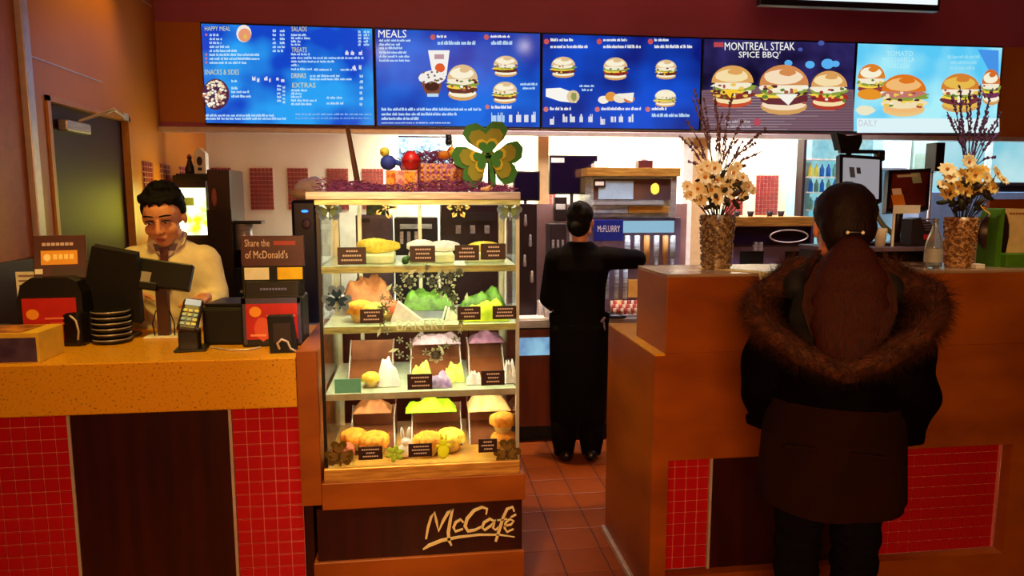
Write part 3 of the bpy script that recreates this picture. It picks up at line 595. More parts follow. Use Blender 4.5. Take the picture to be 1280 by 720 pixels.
crumple('paper_wrap', 'brown paper over the left tray at the bottom of the case', 'paper', 463, z0+.125, .28, .15, .10, .055, BRP, 5)
crumple('paper_sheet', 'bright lime paper arching over the bottom middle tray', 'paper', 537, z0+.13, .24, .20, .08, .05, LIME, 6, 2)
crumple('paper_sheet', 'tan paper arching over the bottom right tray', 'paper', 610, z0+.125, .26, .17, .12, .075, TAN, 7, 2)
crumple('tissue_sheet', 'white peaked tissue on the left of the third shelf', 'tissue', 484, z3, .12, .085, .08, .10, WHP, 8, 1)
crumple('tissue_sheet', 'small white tissue right of middle on the third shelf', 'tissue', 592, z3, .1, .06, .06, .045, WHP, 9, 2)
crumple('tissue_sheet', 'white and purple tissue at the right end of the third shelf', 'tissue', 637, z3, .1, .05, .06, .09, WHP, 10, 1)
crumple('wrapped_snack', 'purple and white wrapped sandwich in the middle of the third shelf', 'sandwich', 547, z3, .08, .10, .08, .06, mat('purple_wrap', S(170, 150, 190), .6, c2=S(120, 90, 150), scale=40), 11)
crumple('wrapped_snack', 'pale green wrapped sandwich left of the purple one', 'sandwich', 526, z3, .15, .09, .08, .075, mat('green_wrap', S(214, 214, 120), .6, c2=S(150, 170, 60), scale=40), 12, 2)
crumple('wrapped_snack', 'pale green wrapped sandwich right of the purple one', 'sandwich', 567, z3, .15, .08, .08, .075, MATS['green_wrap'], 13, 2)
crumple('salad_leaves', 'dark green leaves inside the wreath on the second shelf', 'salad', 536, z2+.03, .22, .20, .14, .10, LEAF, 14)
crumple('salad_leaves', 'green leaves at the right of the second shelf', 'salad', 604, z2+.02, .2, .19, .12, .10, LEAF, 15)
crumple('sandwich_bread', 'bright yellow bread with a pointed top at the right of the second shelf', 'bread', 604, z2, .10, .19, .10, .07, mat('lime_yellow_bread', S(225, 235, 60), .6, c2=S(170, 215, 30), scale=30), 16, 1)
def wedge(px, z, dy, label, m, w_=.1, h=.06, rz=0):
    x, y, _ = shelfpos(px, z, dy); r = thing('sandwich_wedge', label, 'sandwich', (x, y, z), rz)
    for k, mm in ((0, WHP), (1, m), (2, WHP)): obj(('bread_slice', 'filling', 'bread_slice')[k], MB().prism([(-w_/2, 0), (w_/2, 0), (-w_/4, h)], .016-(.004 if k == 1 else 0), TR(0, .016*k, 0)), mm, r)
wedge(508, z2, .09, 'white triangular sandwich with yellow filling inside the wreath', YB, .12, .075); wedge(567, z2, .1, 'small white sandwich wedge behind the right of the wreath', LEAF, .06, .05, .3)
# top shelf: plates, croissant, loaves
for px, w_, nm in ((474, .13, 'left'), (540, .17, 'middle'), (605, .14, 'right')):
    x, y, _ = shelfpos(px, z1, .2); tag(obj('serving_tray', MB().box(-w_/2, -.09, 0, w_/2, .09, .034, bev=.006), mat('tray_cream', S(236, 240, 190), .4), loc=(x, y, z1)), 'cream serving tray at the %s of the top shelf' % nm, 'tray', 'serving trays on the top shelf')
def loaf(px, z, dy, L_, r_, m, label, rz=0, bend=.0):
    x, y, _ = shelfpos(px, z, dy); mb = MB(); N = 14
    mb.ring([(r_*(math.sin(math.pi*(.06+.88*i/N))**.6)*(1+.06*(i % 2)), r_*.8*(math.sin(math.pi*(.06+.88*i/N))**.6), (i/N-.5)*L_, 0, bend*(2*i/N-1)**2) for i in range(N+1)], 14, Matrix.Rotation(R(90), 4, 'Y'))
    return tag(obj('bread_roll', mb, m, loc=(x, y, z+r_*1.0)), label, 'bread')
loaf(470, z1+.035, .17, .13, .028, YB, 'yellow croissant on the left tray of the top shelf', bend=.02); loaf(486, z1+.035, .24, .10, .022, YB, 'smaller pale roll behind the croissant on the top shelf')
loaf(528, z1+.035, .2, .11, .024, WHP, 'floury white roll on the left of the middle tray'); loaf(556, z1+.035, .2, .12, .022, WHP, 'floury white roll on the right of the middle tray'); loaf(605, z1+.035, .2, .12, .02, YB, 'flat yellow roll on the right tray of the top shelf')
x, y, _ = shelfpos(508, z1, .1); tag(obj('garnish', MB().ell((0, 0, .012), (.014, .012, .016)).ell((.01, 0, .02), (.008, .01, .012)), LEAF, loc=(x, y, z1)), 'sprig of green between the rolls on the top shelf', 'garnish')
# pastries row on the top of the bottom trays
for k, px in enumerate((500, 515, 530, 545, 560, 575)):
    q = ('leftmost', 'second from the left', 'third from the left', 'third from the right', 'second from the right', 'rightmost')[k]
    x, y, _ = shelfpos(px, z0, .375); tag(obj('danish_pastry', MB().ring([(.001, 0), (.022, .002), (.026, .012), (.018, .022), (.001, .024)], 12), MUF, loc=(x, y, z0+.172)), 'small orange pastry in the row above the bottom trays, '+q, 'pastry', 'orange pastries in a row')
tag(obj('pastry_rack', MB().box(-.15, -.03, 0, .15, .03, .006).box(-.15, -.025, -.166, -.145, .025, .002).box(.145, -.025, -.166, .15, .025, .002), MATS['tray_brown'], loc=(shelfpos(538, 0, .375)[0], 2.875, z0+.166)), 'thin brown rack under the row of orange pastries', 'rack')
# paper figures at the bottom
x, y, _ = shelfpos(503, z0, .07)
r = thing('bunny_figure', 'white paper bunny with two ears at the bottom of the case', 'figure', (x, y, z0)); obj('body', MB().ell((0, 0, .028), (.03, .015, .028)).ell((.004, 0, .062), (.02, .014, .018)), WHP, r)
for s_ in (-.009, .014): obj('ear', MB().ell((s_, 0, .095), (.007, .005, .026), (0, s_*12, 0)), WHP, r)
YEP = vinyl('yellow_paper', S(240, 240, 60))
x, _, _ = shelfpos(552, 0, .0); r = thing('bunny_figure', 'yellow paper rabbit hanging in front at the bottom middle', 'figure', (x, 2.4905, .655)); obj('body', MB().ell((0, 0, .026), (.022, .004, .028)).ell((.0, 0, .06), (.015, .004, .014)).ell((-.018, 0, .048), (.01, .003, .006)).ell((.018, 0, .05), (.01, .003, .006)), YEP, r)
for s_ in (-.008, .01): obj('ear', MB().ell((s_, 0, .082), (.004, .003, .014)), YEP, r)
x, _, _ = shelfpos(490, 0, .0); mb = MB()
for i in range(6): a = i*1.047+.3; mb.ell((.018*math.cos(a), 0, .032+.018*math.sin(a)), (.016, .003, .010), (0, -a, 0))
tag(obj('paper_leaf', mb, vinyl('green_yellow_paper', S(200, 220, 80)), loc=(x, 2.4905, .65)), 'yellow green paper leaf cluster at the bottom of the case', 'paper leaf')
# orange paper hangers under the roof
OR = vinyl('orange_paper', S(245, 170, 60))
for px, nm in ((482, 'left'), (573, 'right')):
    p = aty(px, 259, 2.68); r = thing('paper_ornament', 'orange paper flower hanging under the case roof, '+nm+' one', 'ornament', (p.x, 2.68, p.z)); mb = MB(); daisy(mb, 0, 0, .045, n=5 if nm == 'left' else 6)
    obj('paper_flower', mb, ORP, r); obj('string', MB().cyl((0, 0, 0), (0, 0, 1.593-p.z), .0007, n=5), WHITE, r)
# ================================================================== ON TOP OF THE CASE
TOPZ = CZ0+1.04
mb = MB(); PUR = mat('purple_shred', S(132, 52, 104), .7, c2=S(92, 34, 78), scale=30)
rnd = random.Random(3)
for i in range(2600):
    x = rnd.uniform(-.345, .33); y = rnd.uniform(2.5, 2.95); z = TOPZ+.001+rnd.random()**1.5*(.022+.02*(math.sin(x*14)+1)*.5); a = rnd.uniform(0, 6.3); l_ = rnd.uniform(.012, .03); b = rnd.uniform(-.3, .6)
    dx, dy, dz = math.cos(a)*l_, math.sin(a)*l_, b*l_; mb.faces([(x, y, z), (x+dx, y+dy, max(TOPZ+.001, z+dz)), (x+dx-.0015, y+dy, max(TOPZ+.001, z+dz)+.003), (x, y, z+.003)], [(0, 1, 2, 3)])
o = tag(obj('shredded_paper', mb, PUR, fix=False), 'purple shredded paper strewn over the top of the bakery case', 'shredded paper', kind='stuff')
def fat(px, py, Y): p = aty(px, py, Y); return p
# gift basket
p = fat(545, 235, 2.72); r = thing('gift_basket', 'plaid gift basket with purple shred on the case top', 'basket', (p.x, 2.72, TOPZ))
PL = mat('plaid_purple', S(150, 74, 110), .8, c2=S(196, 140, 120), scale=60, lo=.45, hi=.55); PLY = mat('plaid_yellow', S(225, 165, 50), .8, c2=S(200, 90, 40), scale=60, lo=.5, hi=.6)
obj('basket_body', MB().ring([(.10, .05, 0, 0, 0), (.14, .07, .105, 0, 0)], 24), PL, r)
gp = MB()
for i in range(11):
    for j in range(6): gp.box(-.115+i*.02, -.076+abs(i-5)*.0045, .008+j*.017, -.107+i*.02, -.070+abs(i-5)*.0045, .016+j*.017)
o = obj('woven_checks', gp, PLY, r); o['kind'] = 'stuff'
gp = MB()
for i in range(500):
    a = rnd.uniform(0, 6.3); q = math.sqrt(rnd.random())*.13; b = rnd.uniform(0, 6.3); z = .10+rnd.random()*.045; X, Y_ = q*math.cos(a), q*math.sin(a)*.5
    gp.faces([(X, Y_, z), (X+.02*math.cos(b), Y_+.02*math.sin(b), z+.01), (X+.02*math.cos(b), Y_+.02*math.sin(b), z+.014), (X, Y_, z+.004)], [(0, 1, 2, 3)])
o = obj('basket_filling', gp, PUR, r); o['kind'] = 'stuff'
p = fat(502, 235, 2.66); r = thing('gift_bag', 'yellow checked gift bag at the front left of the gift basket', 'bag', (p.x, 2.64, TOPZ)); mb = MB()
obj('bag_body', MB().box(-.055, -.03, 0, .06, .01, .078, bev=.004), mat('bag_pale_check', S(230, 180, 150), .8, c2=S(200, 110, 110), scale=50, lo=.45, hi=.55), r)
for a, b in ((-.05, -.02), (.012, .05)):
    mb.box(a, -.033, .006, b, -.030, .074)
obj('checked_patch', mb, PLY, r)
p = fat(486, 200, 2.7); r = thing('chick_figure', 'blue toy bird with a yellow head on the gift basket', 'toy bird', (p.x, 2.64, TOPZ+.078)); obj('body', MB().ell((0, 0, .028), (.030, .024, .028)).ell((.03, .005, .03), (.02, .01, .01), (0, .5, 0)), mat('toy_blue', S(40, 62, 160), .6), r); obj('head', MB().ell((-.012, 0, .066), .018), mat('toy_yellow', S(225, 220, 80), .6), r)
obj('beak', MB().cyl((-.02, -.016, .064), (-.024, -.028, .062), .004, .0005), OR, r)
p = fat(514, 200, 2.66); r = thing('red_egg', 'large red egg sitting in the gift bag', 'egg', (p.x, 2.645, TOPZ+.080)); obj('egg_shell', MB().ring([(.001, 0), (.02, .005), (.033, .022), (.034, .036), (.026, .055), (.014, .067), (.001, .071)], 18), mat('egg_red', S(196, 28, 22), .4), r)
obj('egg_band', MB().ring([(.0345, .026), (.0355, .031), (.0345, .036)], 18, cap=False), mat('egg_band_red', S(150, 16, 18), .4), r)
p = fat(565, 195, 2.7); r = thing('ribbon_bow', 'orange and yellow ribbon bow on the right of the gift basket', 'bow', (p.x, 2.66, TOPZ+.125)); 
for k, (a, b, c, mm) in enumerate(((-.03, 0, .026, OR), (.012, 0, .03, YEP), (.0, .014, .02, MUF), (.05, -.004, .014, WHP), (-.01, .01, .02, MUFP), (.025, .018, .016, OR))): obj('loop', MB().ell((a, -.01*(k % 2), b+.012), (c, .016, c*.62), (0, .5*k, 0)), mm, r)
# shamrock sign
p = fat(610, 195, 2.60); r = thing('shamrock_sign', 'big dark green shamrock cut-out standing on the case top', 'shamrock sign', (p.x, 2.60, p.z))
mtx = Matrix.Rotation(R(-6), 4, 'Y'); DG = mat('sign_green', S(16, 110, 30), .5); OG = mat('sign_olive', S(128, 128, 14), .5); YG = mat('sign_gold', S(190, 170, 20), .5)
obj('outer_leaf', shamrock(MB(), .118, 0, .012, mtx, k=1.12), DG, r); obj('inner_leaf', shamrock(MB(), .094, -.004, .006, mtx, k=1.08, stem=False), OG, r)
obj('gold_outline', shamrock(MB(), .060, -.007, .004, mtx, k=1.1, stem=False), YG, r); obj('centre_shamrock', shamrock(MB(), .050, -.010, .004, mtx, k=1.05), DG, r)
obj('stand', MB().box(-.03, -.005, TOPZ-p.z, .06, .05, TOPZ-p.z+.008).box(.0, .012, TOPZ-p.z, .03, .02, -.02), BLACKM, r)
p = fat(607, 237, 2.53); tag(obj('cookie', MB().ell((0, 0, .01), (.02, .015, .010)).ell((.015, 0, .014), (.012, .01, .010)), TAN, loc=(p.x, 2.53, TOPZ)), 'small pink and tan shell lying in front of the shamrock sign', 'ornament')
p0 = fat(449, 232, 2.8); p1 = fat(434, 157, 2.8); tag(obj('stick', MB().cyl((0, 0, 0), (p1.x-p0.x, 0, p1.z-TOPZ), .012, .008), mat('stick_brown', S(110, 76, 62), .7), loc=(p0.x, 2.8, TOPZ)), 'brown wooden stick leaning upright behind the case top', 'stick')
# dark ceiling camera and picture behind
x0, x1, za, zb = bx_at(498, 170, 566, 206, 5.9); r = thing('picture_screen', 'pale blue patterned poster hung beneath the second menu screen', 'poster', (x0, 5.9, za))
P = Print(lambda a, b, k: Vector((a, -.001-.0002*k, b))); W_, H_ = x1-x0, zb-za
for _ in range(120): P.ell(random.uniform(.02, W_-.02), random.uniform(.02, H_-.02), random.uniform(.006, .02), random.uniform(.006, .02), random.choice((S(150, 200, 220), S(90, 120, 170), S(190, 225, 235), S(110, 130, 150))), 6)
obj('panel', MB().box(0, 0, 0, W_, .02, H_), mat('poster_blue', S(130, 185, 215), .5), r); P.done('pattern', PS, r); obj('frame_edge', MB().box(0, -.002, H_-.008, W_, .0, H_).box(W_-.012, -.002, 0, W_, 0, H_), DARK, r)
for k, s_ in enumerate((.06, W_-.06)): obj('hanger', MB().cyl((s_, .01, H_), (s_, .01, 2.95-za), .003), ALU, r)
p = aty(561, 165, 5.12); tag(obj('ceiling_camera', MB().ell((0, 0, -.02), .028).cyl((0, 0, -.02), (0, 0, .03), .022), BLACK, loc=(p.x, 5.16, 2.05-.03)), 'small dark dome camera under the rail, left of the shamrock', 'camera')
# ================================================================== THINGS ON THE LEFT COUNTER
def pxfn(root, Y, dy=0): return lambda a, b, k: (lambda p: Vector((p.x-root[0], p.y-root[1]-.0008-.00015*k+dy, p.z-root[2])))(aty(a, b, Y))
r = thing('card_box', 'low yellow ended cardboard box of menus at the left front edge of the stone counter', 'box', (-1.62, 2.53, CT))
obj('box_body', MB().box(-.12, 0, 0, .33, .17, .105, bev=.002), mat('box_cream', S(225, 180, 60), .5), r)
obj('front_label', MB().box(-.12, -.002, .004, .322, .0, .088), mat('box_purple_label', S(86, 66, 100), .4, c2=S(60, 40, 76), scale=14), r)
obj('top_label', MB().box(-.12, .004, .105, .28, .16, .107), mat('box_top_print', S(200, 130, 50), .5, c2=S(120, 60, 30), scale=22), r)
def promo(px0, px1, Yd, rz, label, left):
    x0 = aty(px0, 400, Yd).x; x1 = aty(px1, 400, Yd).x; W_ = x1-x0
    r = thing('register_display', label, 'display', (x0, Yd, CT), rz)
    if left:
        mb = MB(); pts = [(0, 0), (W_, 0), (W_, .20), (W_*.93, .245), (W_*.8, .262), (W_*.25, .262), (W_*.08, .235), (0, .17)]; mb.prism(pts, .16)
    else: mb = MB().box(0, 0, 0, W_, .14, .19, bev=.008).box(.012, .02, .18, W_-.012, .13, .245, bev=.006)
    obj('housing', mb, BLACK, r)
    h0, h1 = (.02, .185) if left else (.03, .165)
    cdp = obj('red_card', MB().box(.02, -.004, h0, W_-.02, .0, h1), RED, r)
    P = Print(lambda a, b, k: Vector((a, -.005-.0001*k, b)))
    P.ell(W_*.24, h0+.105, .022, .02, S(235, 150, 30), 12); P.rect(W_*.42, h0+.085, W_*.88, h0+.092, S(230, 120, 90)); P.rect(W_*.5, h0+.065, W_*.86, h0+.072, S(220, 100, 80))
    if not left: P.ell(W_*.35, h0+.04, W_*.14, .045, S(210, 80, 50), 12, jit=.1); P.rect(W_*.15, h0+.012, W_*.4, h0+.02, S(235, 150, 110))
    P.done('print', PS, cdp)
    if not left: obj('card_frame', MB().box(.008, -.003, .012, .02, .001, .185).box(W_-.02, -.003, .012, W_-.008, .001, .185).box(.008, -.003, .165, W_-.008, .001, .185), mat('frame_slate', S(70, 60, 90), .4), r)
    ang = -.35 if left else 0
    if left:
        mm = TR(.055, .05, .25) @ Matrix.Rotation(R(12), 4, 'Z') @ Matrix.Rotation(R(-14), 4, 'X')
        obj('upper_sign', MB().box(-.01, 0, 0, .165, .012, .17, mm, bev=.003), mat('sign_maroon', S(74, 34, 40), .3), r)
        P = Print(lambda a, b, k: mm @ Vector((a, -.001-.0002*k, b)))
        P.rect(.015, .055, .135, .11, S(225, 150, 30)); P.ell(.035, .083, .012, .014, S(245, 225, 180)); 
        for q in range(4): P.rect(.055+.018*q, .075, .068+.018*q, .095, S(245, 215, 150))
        for q in range(7): P.rect(.02+.015*q, .128, .032+.015*q, .14, S(190, 160, 180))
        P.rect(-.005, .02, .02, .04, S(220, 210, 210)); P.rect(.05, .005, .16, .042, S(50, 22, 28)); P.done('print', PS, r)
    else:
        obj('upper_sign', MB().box(-.0, .05, .30, W_+.005, .06, .415, bev=.002), mat('sign_maroon', S(96, 40, 44), .3), r)
        P = Print(lambda a, b, k: Vector((a, .0495-.0002*k, b)))
        P.text('Share the', .015, .402, .105, .375, S(220, 190, 190)); P.text("of McDonald's", .015, .36, .17, .33, S(225, 200, 195)); P.rect(.12, .38, .2, .396, S(160, 50, 50)); P.done('lettering', PS, r)
        obj('small_cards', MB().box(.01, .045, .25, .10, .052, .295), PAPER, r); obj('yellow_card', MB().box(.13, .045, .25, .222, .052, .295), mat('card_yellow', S(232, 180, 10), .5), r)
        obj('sign_back', MB().box(.0, .052, .19, W_, .062, .31).box(.10, .044, .245, .13, .06, .3), BLACKM, r)
        P = Print(lambda a, b, k: Vector((a, .019-.0002*k, b)))
        for q in range(9): P.rect(.07+.011*q, .213, .078+.011*q, .221, S(110, 110, 170))
        P.done('brand_mark', PS, r)
    return r
promo(22, 102, 2.80, R(4), 'black register display with red card and orange sign, at the left behind the card box', True)
promo(301, 379, 2.70, 0, 'black register display with red card and sign reading Share the, beside the bakery case', False)
p = atz(95, 432, CT); r = thing('card_reader', 'small black upright reader with a pale curved edge beside the red card display', 'card reader', (p.x, p.y-.02, CT), R(-15))
obj('body', MB().box(-.05, 0, 0, .03, .06, .13, bev=.012), BLACK, r); obj('pale_edge', MB().tube([(.025, -.004, .03), (.03, -.004, .06), (.022, -.004, .1), (.0, -.004, .118)], .004), ALU, r)
# pos monitor seen from behind
p = atz(140, 418, CT); r = thing('pos_monitor', 'black till monitor seen from behind, tilted, left of the cashier', 'monitor', (-1.215, 2.93, CT))
mm = TR(.0, 0, .10) @ Matrix.Rotation(R(12), 4, 'Y') @ Matrix.Rotation(R(14), 4, 'X')
obj('screen_housing', MB().prism([(-.12, -.0), (.11, -.02), (.075, .27), (-.085, .27)], .035, mm), BLACKM, r); obj('screen_glass', MB().prism([(-.10, .02), (.095, .0), (.06, .25), (-.07, .25)], .003, mm @ TR(0, .035, 0)), BLACK, r)
obj('stand', MB().box(-.07, -.02, 0, .07, .10, .015, bev=.004).cyl((0, .06, .01), (0, .05, .16), .022), BLACK, r)
for k in range(6):
    q = ('lowest', 'second from the bottom', 'third from the bottom', 'third from the top', 'second from the top', 'topmost')[k]
    r = thing('lid_dish', 'black pale rimmed dish in the counter stack, '+q, 'dish', (-1.195, 2.87, CT+.0215*k), 0, 'stacked black dishes')
    obj('dish_body', MB().ring([(.055, 0), (.064, .004), (.068, .018), (.062, .0205)], 24), BLACK, r); obj('rim', MB().ring([(.0685, .0145), (.0705, .0165), (.0685, .019)], 24, cap=False), STEEL, r)
# tablet pole
r = thing('tablet_stand', 'black customer tablet on a brown pole in front of the cashier', 'tablet stand', (-1.03, 2.95, CT))
obj('base', MB().box(-.07, -.04, 0, .07, .06, .008, bev=.003), WHITE, r); obj('pole', MB().box(-.022, -.01, .008, .022, .015, .24), mat('pole_brown', S(70, 40, 28), .4), r)
mm = TR(0, -.01, .235) @ Matrix.Rotation(R(9), 4, 'Y') @ Matrix.Rotation(R(-18), 4, 'X')
hd = obj('tablet_head', MB().box(-.115, -.02, -.035, .115, .02, .075, mm, bev=.006).box(-.09, -.03, -.05, -.0, .0, -.02, mm, bev=.004), BLACK, r)
obj('tablet_window', MB().box(-.085, -.0225, -.03, -.03, -.0205, .02, mm), mat('grey_window', S(150, 140, 140), .3), hd)
for s_ in (-.03, .045): obj('cable', MB().tube([(s_, -.02, .012), (s_*1.1, -.03, .06), (s_*.7, -.02, .11)], .0025), BLACK, r)
# payment terminal
p = atz(235, 440, CT); r = thing('payment_terminal', 'black card payment terminal with a lit keypad on a stand at the counter edge', 'payment terminal', (p.x, p.y+.02, CT), R(8))
obj('stand', MB().box(-.05, -.03, 0, .06, .09, .01, bev=.004).cyl((0, .02, .01), (0, .02, .1), .022).box(-.035, -.015, .0, .035, .05, .075, bev=.006), BLACK, r)
mm = TR(.0, .0, .10) @ Matrix.Rotation(R(10), 4, 'Y') @ Matrix.Rotation(R(-42), 4, 'X') @ Matrix.Scale(.8, 4)
tb = obj('terminal_body', MB().box(-.045, -.012, -.04, .045, .02, .14, mm, bev=.012), DARK, r)
obj('terminal_screen', MB().box(-.034, -.0135, .095, .034, -.0115, .128, mm), emit('term_screen', S(190, 205, 215), .5), tb)
ks = MB()
for i in range(3):
    for j in range(4): ks.box(-.034+.024*i, -.016, -.015+.024*j, -.014+.024*i, -.012, .001+.024*j, mm, bev=.002)
ko = obj('keypad', ks, mat('keypad_blue', S(110, 150, 200), .4, c2=S(200, 190, 90), scale=24, lo=.5, hi=.6), tb); 
r = thing('till_box', 'black cash till box at the cashier\'s hand, behind the payment terminal', 'till', (-.80, 2.76, CT), R(-6))
obj('till_body', MB().box(-.03, 0, 0, .17, .2, .145, bev=.012), BLACKM, r); obj('till_lid', MB().box(-.02, .01, .145, .16, .19, .158, bev=.004), BLACK, r); obj('till_cable', MB().tube([(.16, .01, .012), (.2, .0, .006), (.25, .02, .004)], .004), BLACK, r)
p = atz(355, 440, CT); r = thing('card_scanner', 'black upright scanner with coiled white lead in front of the right display', 'scanner', (p.x, 2.58, CT), R(3))
obj('scanner_body', MB().prism([(-.045, 0), (.05, 0), (.035, .135), (-.05, .135)], .045), BLACKM, r); obj('scanner_window', MB().box(-.03, -.003, .04, .03, .0, .11), DARK, r)
obj('lead', MB().tube([(-.01, -.012, .02), (-.015, -.02, .04), (0, -.02, .055), (.02, -.018, .045), (.03, -.02, .02), (.05, -.01, .006), (.07, .0, .004)], .004), ALU, r)
tag(obj('power_cord', MB().tube([(-.78, 2.70, CT+.004), (-.70, 2.64, CT+.004), (-.63, 2.64, CT+.004), (-.60, 2.68, CT+.004)], .004), ALU), 'pale cord running across the stone counter to the right display', 'cord')
x0, x1, za, zb = bx_at(0, 388, 24, 410, 2.95); tag(obj('black_tray', MB().box(-1.73, 2.75, CT, x1-.02, 2.95, CT+.07, bev=.008), BLACK), 'black tray behind the card box at the far left', 'tray')
r = thing('notice_sheet', 'pale printed notice standing at the left behind the red card display', 'notice', (-1.63, 3.02, CT)); a_ = aty(19, 340, 3.02); b_ = aty(42, 380, 3.02)
obj('sheet', MB().box(a_.x+1.63, 0, 0, b_.x+1.63+.04, .006, a_.z-CT), PAPER, r); P = Print(lambda a, b, k: Vector((a, -.001, b)))
for k in range(4): P.rect(a_.x+1.64, a_.z-CT-.02-.02*k, b_.x+1.64, a_.z-CT-.012-.02*k, S(150, 120, 110))
P.done('print', PS, r)
# ================================================================== RIGHT COUNTERS
LC = 1.02; RT = 1.32
r = thing('service_counter', 'long tall wooden front counter on the right with red mosaic and dark panels', 'counter', (0, 2.5, 0))
RX = 3.4
obj('riser', MB().box(.905, 0, LC, RX, .36, RT-.012, bev=.002), WOOD, r); obj('riser_top', MB().box(.905, 0, RT-.012, RX, .36, RT, bev=.002), mat('riser_top_laminate', S(170, 140, 110), .25, c2=S(140, 110, 90), scale=3), r)
obj('front_board', MB().box(.905, 0, 1.012, .93, .05, LC).box(.93, 0, .60, RX, .05, LC), WOOD, r); obj('end_board', MB().box(.865, 0, 0, .93, .66, 1.012), WOOD, r)
obj('worktop', MB().box(.866, .0, 1.012, .905, .66, LC).box(.905, .36, .98, RX, .66, LC), mat('worktop_yellow_laminate', S(228, 168, 26), .3), r)
obj('kick_board', MB().box(.93, 0, 0, 2.40, .05, .125), WOOD, r); obj('right_board', MB().box(2.40, 0, 0, RX, .05, .60), WOOD, r)
obj('dark_panel', MB().box(1.127, .045, .125, 1.65, .07, .60), WOODD, r)
tb_ = obj('tile_backing', MB().box(.93, .055, .125, 1.118, .07, .60), GROUT, r); tb2 = obj('tile_backing', MB().box(1.66, .055, .125, 2.40, .07, .60), GROUT, r)
for x in (1.1225, 1.655): obj('metal_trim', MB().box(x-.005, .04, .125, x+.005, .06, .60), ALU, r)
for i in range(4):
    for j in range(10): t = link('mosaic_tile', TILE, None, tb_, (.93+.047*i, .056, .128+.047*j))
for i in range(15):
    for j in range(10): t = link('mosaic_tile', TILE, None, tb2, (1.672+.0475*i, .056, .128+.047*j))
p = atz(760, 664, 0); tag(obj('floor_strip', MB().box(.845, 2.45, 0, .865, 3.16, .03, bev=.004), ALU), 'metal edge strip at the foot of the right counter end in the aisle', 'strip')
# till slip paper on riser edge
mb = MB(); W_ = .085
def pf(u, v):
    s_ = v*.30
    if s_ < .2: return (u*W_+(.2-s_)*-.75, .2-s_, .0025)
    a = min((s_-.2)/.02, 1.57); q = max(0, s_-.2-.0314)
    return (u*W_, -.02*math.sin(a)-.004*math.sin(q*20), .0025-.02*(1-math.cos(a))-q*.7)
mb.grid(pf, 4, 30); o = obj('paper_slip', mb, mat('slip_paper', S(238, 214, 140), .7), loc=(1.255, 2.5, RT)); sm = o.modifiers.new('s', 'SOLIDIFY'); sm.thickness = .0015
tag(o, 'cream paper slip curling over the front edge of the tall counter', 'paper')
# flower vases
PET = mat('petal_cream', S(240, 225, 170), .7, c2=S(250, 240, 205), scale=30); PETO = mat('petal_yellow', S(235, 190, 80), .7, c2=S(240, 215, 130), scale=30); CEN = mat('flower_centre', S(215, 130, 20), .8); LEAFD = mat('leaf_dark', S(46, 56, 30), .7, c2=S(60, 40, 44), scale=20)
TWIG = mat('twig_purple', S(90, 60, 84), .8, c2=S(120, 90, 100), scale=30); TWIG2 = mat('twig_violet', S(96, 60, 130), .8, c2=S(70, 50, 90), scale=30)
def daisy3(m):
    mb = MB()
    for i in range(9):
        a = i*2*math.pi/9; ca, sa = math.cos(a), math.sin(a)
        pts = [(.006, -.004), (.022, -.009), (.034, 0), (.022, .009), (.006, .004)]; up = (0, .005, .004, .005, 0)
        vs = [(x*ca-y*sa, x*sa+y*ca, u) for (x, y), u in zip(pts, up)]+[(x*ca-y*sa, x*sa+y*ca, u-.0015) for (x, y), u in zip(pts, up)]
        mb.faces(vs, [(0, 1, 2, 3, 4), (9, 8, 7, 6, 5)]+[(j, j+5, (j+1) % 5+5, (j+1) % 5) for j in range(5)])
    return mb
